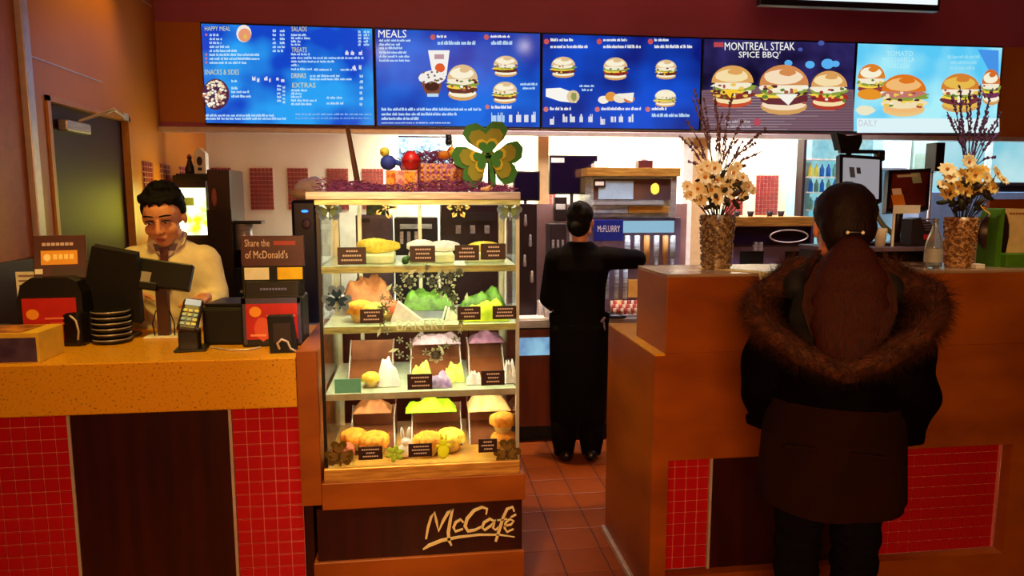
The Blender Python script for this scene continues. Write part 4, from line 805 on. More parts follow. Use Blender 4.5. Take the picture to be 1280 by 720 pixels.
def vase(px, Yd, h, r0, label, glabel, flowers, m, m2, twig, tw, seed):
    p = aty(px, 300, Yd); x = p.x; rnd = random.Random(seed)
    r = thing('flower_vase', label, 'vase', (x, Yd, RT))
    obj('vase_body', MB().ring([(r0*.80, 0), (r0*.86, .006), (r0*.82, .02), (r0*.84, h*.3), (r0*.93, h*.7), (r0*1.04, h), (r0*.97, h), (r0*.88, h*.7), (r0*.78, h*.3), (r0*.7, .02), (.001, .018)], 28, cap=False), m2, r)
    fl = MB()
    for _ in range(420):
        a = rnd.uniform(0, 6.28); z = rnd.uniform(.012, h*.97); q = r0*(.80+.2*z/h)+.003; fl.ell((q*math.cos(a), q*math.sin(a), z), .0048, sub=1)
    o = obj('pebble_relief', fl, m2, r); o['kind'] = 'stuff'
    b = thing('flower_bouquet', glabel, 'flowers', (x, Yd, RT+.03)); proto = None
    lf = MB()
    for _ in range(46):
        a = rnd.uniform(0, 6.28); q = rnd.uniform(.0, .10); z = rnd.uniform(h-.0, h+.13); lf.ell((q*math.cos(a), q*math.sin(a)*.8, z), (.028, .010, .012), (rnd.uniform(-1, 1), rnd.uniform(-1, 1), a), sub=1)
    o = obj('foliage', lf, LEAFD, b); o['kind'] = 'stuff'
    st = MB()
    for k, (fx, fy, q, mm) in enumerate(flowers):
        w_ = aty(fx, fy, Yd-.03-.03*rnd.random()); loc = Vector((w_.x-x, w_.y-Yd, w_.z-RT-.03))
        st.cyl((loc.x*.2, loc.y*.2, h*.75), loc, .002, n=5)
        tilt = Euler((R(70+rnd.uniform(-25, 15)), rnd.uniform(-.4, .4), loc.x*2+rnd.uniform(-.3, .3)))
        if proto is None or proto[0] != mm:
            if mm is m or True:
                o = obj('daisy', daisy3(mm), mm, b, loc); c = obj('daisy_centre', MB().ell((0, 0, .004), (.0075, .0075, .005), sub=1), CEN, o)
        o.rotation_euler = tilt; o.scale = (q,)*3
    o = obj('stems', st, LEAFD, b)
    tg = MB()
    for (a, b_, c, d_, n) in tw+[(a+2, b_, (c*.8+a*.2)+rnd.uniform(-7, 7), d_+rnd.uniform(8, 34), n//2) for (a, b_, c, d_, n) in tw]:
        p0 = aty(a, b_, Yd); p1 = aty(c, d_, Yd+rnd.uniform(-.04, .05)); v0 = Vector((p0.x-x, 0, p0.z-RT-.03)); v1 = Vector((p1.x-x, p1.y-Yd, p1.z-RT-.03)); mid = (v0+v1)/2+Vector((rnd.uniform(-.012, .012), 0, .01))
        tg.tube([v0, mid, v1], .002, 5)
        for k in range(n):
            t = rnd.uniform(.3, 1); q = (v0.lerp(mid, t*2) if t < .5 else mid.lerp(v1, t*2-1)); tg.ell(q+Vector((rnd.uniform(-.004, .004), 0, 0)), (.0042, .0042, .008), (0, rnd.uniform(-1, 1), 0), sub=1)
    o = obj('twigs', tg, twig, b); 
F1 = [(872, 236, 1.0, PET), (863, 244, .9, PET), (881, 222, 1.1, PET), (893, 210, 1.0, PET), (884, 208, .9, PET), (876, 212, .8, PET), (896, 226, 1.1, PET), (903, 236, 1.0, PET), (889, 238, 1.1, PET), (875, 250, 1.0, PET), (916, 216, 1.1, PET), (920, 228, 1.1, PET), (928, 222, .9, PET), (935, 233, .9, PET), (927, 240, 1.0, PET), (911, 226, .9, PET), (859, 233, .8, PET), (897, 249, .9, PET), (913, 243, .8, PET), (941, 238, .6, PET), (922, 208, .7, PET)]
PEB = mat('vase_pebble_brown', S(150, 126, 96), .3, c2=S(90, 66, 48), scale=70, det=2, lo=.45, hi=.55); PEB2 = mat('vase_pebble_tan', S(196, 150, 100), .3, c2=S(120, 80, 44), scale=70, det=2, lo=.45, hi=.55)
rnd2 = random.Random(5)
TW1 = [(893, 215, 868, 112, 26), (890, 215, 880, 122, 22), (900, 215, 893, 108, 26), (898, 215, 915, 118, 24), (905, 215, 928, 150, 18), (908, 215, 958, 160, 26), (903, 215, 945, 178, 18), (888, 215, 858, 150, 22), (896, 215, 903, 140, 18), (884, 215, 850, 170, 16), (900, 212, 922, 175, 16)]
vase(896, 2.69, .215, .066, 'speckled brown glass vase at the left end of the tall counter', 'cream daisies with dark twigs in the left vase', F1, PET, PEB, TWIG, TW1, 1)
F2 = [(1188, 222, 1.0, PET), (1184, 212, 1.1, PET), (1211, 202, 1.0, PET), (1205, 220, 1.2, PETO), (1219, 218, 1.2, PETO), (1228, 213, .9, PETO), (1197, 234, 1.1, PETO), (1185, 240, 1.1, PETO), (1219, 232, 1.2, PETO), (1236, 228, 1.0, PETO), (1246, 217, 1.1, PET), (1254, 225, .8, PET), (1240, 235, .9, PETO), (1229, 261, 1.1, PETO), (1178, 231, .8, PET), (1208, 240, .8, PETO), (1233, 222, .8, PET)]
TW2 = [(1205, 200, 1190, 120, 24), (1207, 200, 1200, 108, 26), (1210, 200, 1212, 112, 26), (1212, 200, 1226, 106, 26), (1215, 200, 1240, 112, 28), (1218, 205, 1252, 140, 26), (1209, 200, 1184, 140, 20), (1220, 205, 1250, 165, 20), (1214, 200, 1236, 145, 22)]
vase(1200, 2.62, .205, .058, 'speckled tan glass vase on the right of the tall counter beside the glass bottle', 'yellow and cream daisies with violet twigs in the right vase', F2, PETO, PEB2, TWIG2, TW2, 2)
x = aty(1168, 300, 2.60).x; r = thing('glass_bottle', 'clear glass bottle with a narrow neck left of the right vase', 'bottle', (x, 2.60, RT))
obj('bottle_body', MB().ring([(.028, 0), (.033, .004), (.033, .085), (.026, .12), (.013, .155), (.010, .19), (.012, .2), (.009, .2), (.008, .155), (.022, .118), (.030, .085), (.03, .008), (.001, .006)], 24, cap=False), VGLASS, r)
obj('bottle_label', MB().ring([(.0336, .025), (.0336, .08)], 24, cap=False), mat('bottle_label_grey', S(170, 170, 160), .5), r)
x = aty(1256, 300, 2.62).x; r = thing('card_holder', 'green holder with a large tan card at the right end of the tall counter', 'card holder', (x, 2.60, RT))
GRN = mat('holder_green', S(70, 120, 14), .5)
obj('holder_back', MB().prism([(-.055, 0), (-.03, 0), (-.028, .24), (-.04, .235), (-.055, .20)], .10), GRN, r); obj('holder_foot', MB().box(-.03, -.03, 0, .19, .07, .055, bev=.003), GRN, r)
obj('holder_disc', MB().cyl((.0, .05, .14), (.0, .065, .14), .09, n=32), WOODD, r)
cdn = obj('tan_card', MB().prism([(.022, .056), (.19, .056), (.19, .235), (-.01, .24), (.012, .21), (.026, .17), (.030, .12)], .004, TR(0, .03, 0)), mat('card_tan', S(214, 180, 120), .6), r)
P = Print(lambda a, b, k: Vector((a, .029, b)))
for q in range(6): P.rect(.02+.014*q, .215, .031+.014*q, .222, S(140, 80, 40))
P.done('print', PS, cdn)
tag(obj('napkin_pad', MB().box(-.02, 0, 0, .02, .05, .018, bev=.002), WHITE, loc=(aty(1226, 330, 2.55).x, 2.55, RT)), 'small white pad between the right vase and the green holder', 'pad')
tag(obj('black_dome', MB().ring([(.05, 0), (.05, .03), (.042, .06), (.02, .08), (.001, .085)], 20), BLACK, loc=(aty(1224, 320, 2.78).x, 2.78, RT)), 'black domed bell behind the green holder', 'bell')
tag(obj('paper_stack', MB().box(0, 0, 0, .045, .04, .14, bev=.001), WHITE, loc=(aty(1218, 300, 2.74).x, 2.70, RT)), 'upright white paper stack behind the right vase', 'paper stack')
# right tills on the lower worktop
def till(px, py, w_, h_, Yd, zb, mscr, label, rot, tags, ln=.02):
    p = aty(px, py, Yd); r = thing('pos_till', label, 'till', (p.x, Yd, zb)); z = p.z-zb
    mm = TR(0, 0, z) @ Matrix.Rotation(R(rot), 4, 'Y') @ Matrix.Rotation(R(-20), 4, 'X')
    obj('screen_housing', MB().prism([(-w_/2-.018, -h_/2-.015), (w_/2-.01, -h_/2-.015), (w_/2+ln, h_/2+.018), (-w_/2-.010+ln, h_/2+.018)], .03, mm), BLACK, r)
    sc = obj('touch_screen', MB().prism([(-w_/2, -h_/2), (w_/2-.026, -h_/2), (w_/2-.018+ln, h_/2), (-w_/2+.004+ln, h_/2)], .004, mm @ TR(0, -.004, 0)), mscr, r)
    P = Print(lambda a, b, k: mm @ Vector((a, -.005-.0002*k, b))); [P.rect(*t) for t in tags]; P.done('screen_print', PS, sc)
    obj('stand', MB().cyl((0, .05, .012), (0, .03, z-.02), .02).box(-.08, -.02, 0, .08, .12, .014, bev=.004), DARK, r)
    return r
TS = 1.385
r = thing('till_shelf', 'low dark shelf carrying the two tills behind the tall counter', 'shelf', (aty(1036, 300, 2.9).x, 2.88, LC)); SW_ = aty(1166, 300, 2.9).x-aty(1036, 300, 2.9).x; obj('shelf_top', MB().box(0, 0, TS-LC-.02, SW_, .27, TS-LC, bev=.003), mat('shelf_lilac', S(110, 90, 110), .4), r); obj('shelf_side', MB().box(0, .01, 0, .02, .26, TS-LC-.02), DARK, r); obj('shelf_side', MB().box(SW_-.02, .01, 0, SW_, .26, TS-LC-.02), DARK, r); obj('shelf_back', MB().box(.02, .24, 0, SW_-.02, .26, TS-LC-.02), DARK, r)
till(1076, 223, .2, .19, 3.0, TS, emit('till_white', S(170, 165, 170), .75), 'black till with a pale lit screen just right of the customer\'s head', 3, [(-.055, .0, -.03, .05, S(90, 110, 150)), (-.02, .02, 0, .05, S(70, 80, 110)), (-.06, -.05, -.045, -.02, S(100, 120, 150))])
till(1132, 238, .2, .165, 2.98, TS, mat('till_brown_screen', S(96, 34, 24), .25, c2=S(60, 18, 20), scale=5), 'black till with a dark brown screen and pale stickers, left of the right vase', -3, [(-.08, -.07, -.02, -.02, S(210, 120, 30)), (-.07, -.02, -.025, .01, S(225, 205, 190)), (.04, .03, .085, .08, S(150, 170, 150)), (-.03, .062, .07, .074, S(190, 190, 170))], .05)
x = aty(1127, 262, 2.95).x; tag(obj('receipt_strip', MB().box(-.065, 0, -.018, .065, .004, .02).box(-.06, .004, -(aty(1127, 262, 2.915).z-TS), -.05, .01, .02), PAPER, loc=(x, 2.915, aty(1127, 262, 2.915).z)), 'white paper strip below the brown till screen', 'paper')
x = aty(1145, 290, 2.95).x; r = thing('receipt_printer', 'dark ribbed receipt printer below the brown till screen', 'printer', (x, 2.90, TS)); r.scale = (1, 1, .72); obj('printer_body', MB().prism([(-.06, 0), (.055, 0), (.055, .13), (-.02, .18), (-.06, .17)], .07), DARK, r)
rb = MB()
for k in range(5): rb.box(-.02+.006*k, -.006, .165-.016*k, .055, .0, .173-.016*k)
obj('ribs', rb, mat('rib_grey', S(96, 80, 100), .4), r); obj('printer_label', MB().box(.0, -.004, .045, .05, 0, .075), RED, r)
mb = MB(); pts = [aty(a, b, 3.05) for a, b in ((1095, 258), (1096, 270), (1104, 282), (1118, 294), (1132, 304))]; o0 = Vector((pts[0].x, 3.05, TS)); mb.tube([p_-o0 for p_ in pts], .012, 8); mb.cap(pts[-1]-o0, .012, Vector((pts[-1].x-o0.x, .0, .012)), .012)
tag(obj('bent_tube', mb, mat('arm_grey_green', S(130, 140, 120), .4), loc=o0), 'grey green curved tube beneath the tills', 'tube')
x = aty(1101, 290, 2.95).x; tag(obj('paper_cup', MB().ring([(.020, 0), (.027, .07), (.026, .08), (.02, .082)], 20), PAPER, loc=(x, 2.95, TS)), 'pale paper cup stack right of the customer', 'cup')
x = aty(1062, 182, 3.05).x; r = thing('desk_lamp', 'dark angled reader arm above the pale till screen', 'scanner arm', (x, 3.07, TS)); zz = aty(1062, 182, 3.07).z-TS
obj('arm_head', MB().prism([(-.055, .06), (.0, .045), (.07, .05), (.075, .02), (.06, -.02), (-.03, -.02)], .05, TR(0, 0, zz)).box(-.03, 0, zz-.035, .19, .02, zz-.018).box(.15, -.01, zz-.07, .19, .03, zz-.02, bev=.008), BLACK, r); obj('arm_post', MB().cyl((.03, .03, .0), (.03, .03, zz), .012), BLACK, r); 
# ================================================================== BACK BAR
BB = .82; YB_ = 4.45
BBM = mat('bar_front_brown', S(104, 40, 22), .4, c2=S(84, 30, 16), scale=3, stretch=(6, 6, 1))
r = thing('back_bar', 'long steel topped back bar cabinet behind the staff aisle', 'cabinet', (0, YB_, 0))
obj('worktop', MB().box(-1.745, -.03, BB-.05, 6.7, 1.35, BB, bev=.003), STEEL, r)
xs_ = [-1.745+.68*k for k in range(13)]
for a, b in zip(xs_, xs_[1:]):
    dd = obj('cabinet_door', MB().box(a+.004, -.02, .11, b-.004, 0, BB-.06, bev=.003), BBM, r); obj('door_handle', MB().cap((b-.06, -.04, .5), .006, (b-.06, -.04, .62), .006).cyl((b-.06, -.04, .51), (b-.06, -.02, .51), .004).cyl((b-.06, -.04, .61), (b-.06, -.02, .61), .004), ALU, dd)
obj('backsplash', MB().box(aty(632, 300, 5.12).x, .66, BB, aty(857, 300, 5.12).x, .68, 1.56), mat('backsplash_brown_lilac', S(150, 116, 112), .4, c2=S(120, 80, 70), scale=3), r); obj('carcass', MB().box(-1.745, 0, .1, 6.4, 1.3, BB-.05), BLACKM, r); obj('kick_board', MB().box(-1.745, .03, 0, 6.4, .64, .1), BLACKM, r)
x0, x1, za, zb = bx_at(650, 422, 687, 444, YB_-.025); tag(obj('screen_panel', MB().box(x0-.02, YB_-.03, za, x1+.0, YB_-.0215, zb, bev=.001), emit('panel_blue', S(110, 150, 200), .8, S(160, 215, 240), 8)), 'small lit blue panel on the back bar front, left of the employee', 'panel')
def eq(name, label, cat, x0, y0, x1, y1, Yd, m, base=None, depth=.35, bev=.006):
    a, b, za, zb = bx_at(x0, y0, x1, y1, Yd); base = za if base is None else base
    r = thing(name, label, cat, (a, Yd, base)); obj('housing', MB().box(0, 0, 0, b-a, depth, zb-base, bev=bev), m, r)
    return r, b-a, zb-base
def rel(r, px, py, dy=0): p = aty(px, py, r.location.y+dy); return p.x-r.location.x, p.z-r.location.z
def pbox(r, name, x0, y0, x1, y1, m, d0=-.012, d1=.0, bev=.001, par=None):
    a = rel(r, x0, y1, d0); b = rel(r, x1, y0, d0); return obj(name, MB().box(a[0], d0, a[1], b[0], d1, b[1], bev=bev), m, par or r)
r, w_, h_ = eq('drink_machine', 'dark drink machine with a bright green and white lit front behind the cashier', 'drink machine', 220, 219, 261, 385, 5.15, mat('machine_maroon_black', S(34, 14, 14), .35), BB)
pbox(r, 'lit_front', 219, 235, 256, 294, emit('glow_green_white', S(250, 255, 200), 2.6, S(170, 225, 20), 9, lo=.45, hi=.62)); lamp('light_drink_machine', 'AREA', (r.location.x+.22, 5.08, 1.52), 3, (1, .85, .03), (-1.75, 4.85, 1.5), .2, .3); pbox(r, 'top_trim', 220, 217, 261, 226, BLACK, -.03)
pbox(r, 'badge', 229, 247, 242, 257, mat('badge_grey', S(120, 130, 120), .4), -.018, -.012); pbox(r, 'drip_tray', 200, 345, 256, 352, STEEL, -.10)
r, w_, h_ = eq('tall_cooler', 'brown black tall cooler beside the drink machine', 'cooler', 263, 212, 291, 400, 4.66, mat('cooler_brown', S(60, 30, 26), .35), BB)
a = rel(r, 268, 247); obj('round_badge', MB().ell((a[0], -.004, a[1]), (.018, .006, .06)), mat('badge_pink', S(170, 96, 80), .5), r); pbox(r, 'cooler_door', 265, 262, 289, 396, mat('cooler_door_dark', S(40, 18, 18), .3))
# milk carton + bottle on machine
zt = aty(220, 219, 5.15).z
x = aty(250, 210, 5.2).x; r = thing('carton', 'pale milk carton with a pointed top on the drink machine', 'carton', (x, 5.2, zt)); r.scale = (1.1,)*3; obj('carton_body', MB().box(-.035, 0, 0, .035, .07, .14).prism([(-.035, .14), (.035, .14), (.0, .175)], .07), WHITE, r); obj('carton_mark', MB().ell((0, -.002, .09), (.018, .002, .03)).box(-.012, -.003, .03, .012, 0, .05), DARK, r)
x = aty(236, 205, 5.2).x; r = thing('toy_bottle', 'small dark jug with a knob beside the milk carton', 'jug', (x, 5.22, zt)); obj('jug', MB().ring([(.03, 0), (.034, .04), (.02, .08), (.012, .11), (.018, .125), (.001, .14)], 16), DARK, r); obj('jug_lid', MB().ell((0, 0, .135), (.014, .014, .012)), MUFP, r)
r, w_, h_ = eq('coffee_brewer', 'dark coffee brewer body below the grinder, right of the cashier', 'coffee brewer', 293, 335, 366, 400, 4.62, BLACKM, BB); pbox(r, 'brewer_tray', 300, 362, 360, 366, ALU)
zt2 = aty(310, 335, 4.62).z
x = aty(306, 305, 4.75).x; r = thing('coffee_grinder', 'coffee grinder with a clear hopper and a black lid right of the cashier', 'grinder', (x, 4.75, zt2)); hh = aty(306, 276, 4.75).z-zt2
obj('grinder_body', MB().ring([(.07, 0), (.075, .04), (.06, .08), (.05, .11)], 20), BLACK, r); obj('hopper', MB().ring([(.05, .11), (.055, hh-.02)], 20), STEEL, r); obj('grinder_lid', MB().box(-.11, -.05, hh-.02, .12, .06, hh, bev=.004), BLACK, r)
r, w_, h_ = eq('blender', 'navy blender with a small blue light next to the bakery case', 'blender', 366, 250, 398, 400, 4.5, mat('blender_navy', S(24, 24, 58), .3), BB, .2, .02)
a = rel(r, 381, 264); obj('blue_light', MB().ell((a[0], -.003, a[1]), (.022, .004, .008)), emit('led_blue', S(40, 110, 255), 4), r); a = rel(r, 383, 280); obj('jar_badge', MB().ell((a[0], -.003, a[1]), (.03, .004, .035)), mat('jar_badge', S(90, 60, 90), .4), r)
zt3 = aty(380, 250, 4.5).z; x = aty(384, 235, 4.6).x
r = thing('mixing_bowl', 'cream bowl of crumpled white bags on the navy blender', 'bowl', (x, 4.6, zt3)); obj('bowl', MB().ring([(.05, 0), (.10, .02), (.115, .06), (.11, .06), (.09, .025), (.001, .012)], 24, cap=False), mat('bowl_cream', S(225, 200, 170), .4), r)
obj('bag_heap', MB().ell((.02, 0, .085), (.085, .07, .05), (.1, .2, 0)).ell((.05, -.02, .11), (.05, .05, .035), (.4, 0, .3)).ell((-.03, 0, .08), (.05, .06, .035)), WHP, r)
x = aty(350, 290, 4.8).x; tag(obj('steel_pitcher', MB().ring([(.04, 0), (.045, .03), (.04, .12), (.045, .16), (.042, .16), (.037, .12), (.04, .03), (.001, .01)], 20, cap=False).tube([(-.045, 0, .14), (-.1, 0, .12), (-.11, 0, .04), (-.045, 0, .02)], .007), STEEL, loc=(x, 4.8, zt2)), 'steel milk pitcher with a curved handle on the coffee brewer', 'pitcher')
# seen through the case glass
r, w_, h_ = eq('microwave_oven', 'grey oven seen through the upper left of the bakery case', 'oven', 446, 269, 490, 400, 4.62, mat('oven_grey', S(120, 100, 110), .4), BB); pbox(r, 'vent', 450, 273, 462, 278, DARK)
r, w_, h_ = eq('drink_dispenser', 'dark dispenser seen through the middle of the bakery case', 'dispenser', 494, 272, 548, 400, 4.7, DARK, BB); pbox(r, 'dispenser_panel', 500, 280, 540, 286, STEELB)
for k, px in enumerate((500, 509, 518)): pbox(r, 'tap', px, 290, px+4, 305, STEEL, -.05)
r, w_, h_ = eq('coffee_machine', 'dark maroon machine seen through the upper right of the bakery case', 'coffee machine', 552, 256, 628, 400, 4.66, mat('machine_maroon', S(50, 16, 26), .35), BB); pbox(r, 'machine_panel', 562, 266, 618, 276, DARK)
for k, px in enumerate((570, 588, 606)): pbox(r, 'spout', px, 282, px+6, 292, STEEL, -.05)
x = aty(470, 262, 4.7).x; tag(obj('herb_box', MB().box(-.06, 0, 0, .06, .1, .11, bev=.004), mat('herb_green', S(90, 120, 60), .6, c2=S(40, 60, 40), scale=30), loc=(x, 4.66, aty(470, 269, 4.62).z)), 'green packet on top of the grey oven behind the case glass', 'packet')
# middle
def monitor(x0, y0, x1, y1, Yd, label, sticker=False):
    a, b, za, zb = bx_at(x0, y0, x1, y1, Yd); r = thing('order_monitor', label, 'monitor', ((a+b)/2, Yd, za)); W_ = (b-a)/2
    obj('bezel', MB().box(-W_, 0, 0, W_, .05, zb-za, bev=.005), BLACK, r); obj('dark_display', MB().box(-W_+.012, -.002, .012, W_-.012, .002, zb-za-.012), mat('display_off', S(22, 10, 34), .15), r)
    if sticker: obj('sticker', MB().box(-W_+.01, -.004, zb-za-.05, -W_+.10, -.001, zb-za-.018), WHITE, r)
    obj('mount_arm', MB().cyl((0, .06, .02), (0, .06, BB-za), .014).box(-.03, .04, .02, .03, .08, .12), STEEL, r)
monitor(642, 214, 675, 251, 4.9, 'smaller dark order monitor, right of the shamrock sign'); monitor(687, 194, 747, 243, 4.75, 'larger black order monitor with a white sticker above the employee', True)
x = aty(650, 200, 5.6).x; tag(obj('wall_box', MB().prism([(-.1, 0), (.06, 0), (.12, .1), (-.1, .1)], .12), CREAM, loc=(x, BY-.12, aty(650, 212, 6.08).z)), 'cream slanted box on the bright wall right of the shamrock', 'wall box')
r, w_, h_ = eq('dispenser_tower', 'dark dispenser tower between the case and the employee', 'dispenser', 648, 255, 671, 401, 4.6, mat('tower_dark', S(30, 8, 18), .35), BB, .3)
for k, (px, py) in enumerate(((656, 275), (662, 300), (655, 325), (664, 345))): a = rel(r, px, py); obj('lever', MB().cap((a[0], -.03, a[1]+.03), .008, (a[0], -.03, a[1]-.03), .012).cyl((a[0], -.03, a[1]), (a[0], 0, a[1]), .006), STEEL, r)
r, w_, h_ = eq('notice_box', 'small dark box with notices under the small monitor', 'box', 693, 246, 709, 276, 5.0, DARK, None, .06); pbox(r, 'notice', 695, 255, 707, 262, PAPER, -.004); obj('bracket', MB().cyl((.03, .03, 0), (.03, .03, BB-r.location.z), .01), STEEL, r)
r, w_, h_ = eq('utensil_rack', 'dark rack left of the employee beside the pale post', 'rack', 688, 280, 708, 395, 4.75, DARK, BB, .2)
for k in range(3): pbox(r, 'utensil', 690+k*6, 300, 693+k*6, 360, STEEL, -.02)
for k, (px, nm) in enumerate(((675, 'left'), (683, 'right'))):
    x = aty(px, 395, 4.55).x; tag(obj('steel_cup', MB().ring([(.017, 0), (.021, .11), (.018, .11), (.014, .01)], 16, cap=False), STEEL, loc=(x, 4.55, BB)), 'steel cup on the back bar beside the employee, %s of two' % nm, 'cup', 'steel cups')
tag(obj('service_tray', MB().box(-.1, -.06, 0, .1, .06, .012, bev=.004), WHITE, loc=(aty(665, 405, 4.5).x-.02, 4.50, BB)), 'pale tray on the back bar left of the employee', 'tray')
r, w_, h_ = eq('warming_cabinet', 'steel and glass warming cabinet right of the large order monitor', 'warming cabinet', 738, 218, 846, 272, 4.6, STEELB, None, .4)
pbox(r, 'top_shelf', 734, 210, 851, 220, BRASS, -.03, .42); pbox(r, 'glass_window', 742, 224, 838, 250, mat('cabinet_window', S(120, 84, 60), .25, .2, c2=S(80, 60, 70), scale=4)); pbox(r, 'lit_interior_paint', 748, 226, 792, 249, mat('lit_interior_blue', S(170, 200, 225), .3), -.016, -.011); pbox(r, 'door_rail', 742, 252, 830, 256, mat('rail_bright', S(225, 230, 235), .2, .6), -.03)  # pale blue panel on the glass paints in the cabinet's lit interior
a = rel(r, 818, 236); obj('heat_lamp', MB().ell((a[0], -.005, a[1]), (.04, .012, .05)), emit('heat_lamp_glow', (1, .6, .06, 1), 1.6), r); pbox(r, 'control_tag', 742, 225, 757, 234, DARK, -.02); pbox(r, 'control_face', 744, 227, 755, 232, PAPER, -.022, -.02)
pbox(r, 'side_post', 838, 222, 846, 272, STEEL, -.02); pbox(r, 'lower_box', 786, 258, 836, 266, BRASS, -.02); pbox(r, 'lower_panel', 744, 258, 785, 266, STEELB, -.02)
r, w_, h_ = eq('ice_cream_machine', 'steel ice cream machine with tubes under the warming cabinet', 'ice cream machine', 742, 272, 850, 401, 4.62, mat('machine_body_lilac', S(140, 122, 145), .3, .2, c2=S(100, 78, 100), scale=4), BB, .36)
pbox(r, 'light_header', 778, 276, 843, 291, emit('header_blue', S(150, 200, 225), .8), -.03)
for k, px in enumerate((782, 794, 806, 818, 829, 838)): a = rel(r, px, 312); b = rel(r, px, 294); c = rel(r, px, 330); obj('cup_tube', MB().cyl((a[0], -.04, c[1]), (a[0], -.04, b[1]), .019, n=16), mat('tube_amber', S(200, 150, 80), .4) if k in (2, 4) or k == 3 and 0 else STEELB, r)
for k, px in enumerate((756, 768, 779)): a = rel(r, px, 345); b = rel(r, px, 330); c = rel(r, px, 372); obj('nozzle', MB().cyl((a[0], -.05, c[1]), (a[0], -.05, b[1]), .016, n=14), STEELB, r)
a = rel(r, 770, 376); obj('amber_jar', MB().cyl((a[0], -.06, 0), (a[0], -.06, .10), .03), mat('jar_amber', S(226, 170, 80), .4), r); pbox(r, 'lit_jars', 785, 350, 803, 372, mat('jar_amber', S(226, 170, 80), .4), -.05)
r, w_, h_ = eq('blue_sign', 'blue McFLURRY sign below the warming cabinet beside the employee', 'sign', 743, 275, 779, 301, 4.5, mat('sign_navy', S(20, 40, 150), .4), None, .03, .002)

P = Print(pxfn(r.location, 4.5)); P.text('McFLURRY', 747, 282, 775, 290, S(235, 235, 250)); P.done('lettering', PS, r)
obj('sign_bracket', MB().box(.05, .03, .02, .09, .12, .05), DARK, r)
x = aty(805, 204, 4.7).x; r = thing('clock_box', 'small maroon and brass box on top of the warming cabinet', 'box', (x, 4.66, aty(805, 210, 4.57).z)); obj('box_body', MB().box(-.05, 0, 0, .05, .08, .055, bev=.003), mat('box_maroon', S(80, 30, 34), .4), r); obj('box_knob', MB().box(-.02, .02, .055, .02, .05, .065), ALU, r)
x = aty(752, 205, 4.7).x; tag(obj('paper_bundle', MB().box(-.06, 0, 0, .04, .12, .035, bev=.004).box(-.04, .01, .035, .06, .1, .05, bev=.003), PAPER, loc=(x, 4.66, aty(752, 210, 4.57).z)), 'pale bundle of papers on the left end of the warming cabinet', 'papers')
x = aty(782, 385, 4.5).x; r = thing('topping_tray', 'tray of red and brown topping pots below the machine', 'tray', (x, 4.48, BB)); obj('tray_base', MB().box(-.1, -.04, 0, .1, .1, .02, bev=.004), STEEL, r); mb = MB(); mb2 = MB()
for i in range(8):
    for j in range(3): (mb if (i+j) % 2 else mb2).cyl((-.085+.024*i, -.02+.04*j, .02), (-.085+.024*i, -.02+.04*j, .06+.02*j), .010, n=8)
obj('red_pots', mb, mat('pot_red', S(170, 60, 50), .4), r); obj('pale_pots', mb2, mat('pot_pale', S(215, 180, 150), .4), r)
tag(obj('flat_lid', MB().ring([(.08, 0), (.085, .01), (.03, .03), (.001, .032)], 20), BLACK, loc=(aty(776, 405, 4.45).x-.03, 4.44+.05, BB)) , 'black flat lid right of the employee on the back bar', 'lid')  # black lid lying flat on the back bar
# right back: grill/espresso line
r, w_, h_ = eq('espresso_machine', 'wide dark espresso machine with a pale oval emblem behind the left vase', 'espresso machine', 914, 272, 1016, 401, 4.5, mat('espresso_body', S(90, 70, 104), .3, .2), BB, .42)
pbox(r, 'steel_top', 912, 271, 1018, 283, BRASS, -.04, .43); pbox(r, 'dark_panel', 916, 284, 1014, 306, mat('panel_navy', S(26, 12, 36), .2), -.03); pbox(r, 'lower_panel', 916, 308, 1014, 331, mat('panel_lilac', S(130, 116, 160), .3, .2), -.015)
a = rel(r, 983, 295); e = MB()
for i in range(24):
    a0 = i*math.pi/12; a1 = a0+math.pi/12; e.cap((a[0]+.135*math.cos(a0), -.034, a[1]+.042*math.sin(a0)), .005, (a[0]+.135*math.cos(a1), -.034, a[1]+.042*math.sin(a1)), .005, 5)
obj('oval_emblem', e, ALU, r)
for px in (940, 996): pbox(r, 'drip_bay', px-15, 314, px+15, 330, BLACKM, -.02)
for k, px in enumerate((945, 945+6)): pbox(r, 'handle', px, 303, px+3, 314, STEEL, -.06)
zt = aty(960, 271, 4.5).z
for k, px in enumerate((921, 938, 962, 976)):
    x = aty(px, 268, 4.6).x; tag(obj('small_cup', MB().ring([(.016, 0), (.024, .035), (.022, .035), (.013, .004)], 14, cap=False), DARK, loc=(x, 4.6, zt)), 'small dark cup on the espresso machine, '+('leftmost', 'second from the left', 'third from the left', 'rightmost')[k], 'cup', 'cups on the espresso machine')
r, w_, h_ = eq('drinks_cooler', 'tall glass fronted drinks cooler with blue and yellow bottles at the back right', 'cooler', 1002, 168, 1098, 401, 5.9, mat('cooler_frame_blue', S(150, 200, 215), .4), 0, .3)
pbox(r, 'lit_back', 1008, 172, 1092, 330, emit('cooler_glow', S(130, 220, 240), .75, S(190, 245, 250), 5), -.006); pbox(r, 'glass_door', 1008, 172, 1092, 330, GLASS, -.10, -.095); pbox(r, 'door_frame', 1001, 168, 1006, 330, DARK, -.11)
a = rel(r, 1094, 300); 
for y in (199, 221, 240, 262): pbox(r, 'cooler_shelf', 1008, y, 1092, y+1.2, WHITE, -.09, -.007)
bcol = [mat('drink_blue', S(20, 100, 200), .3), mat('drink_yellow', S(225, 225, 90), .3), mat('drink_green', S(110, 170, 150), .3)]
pr0 = None
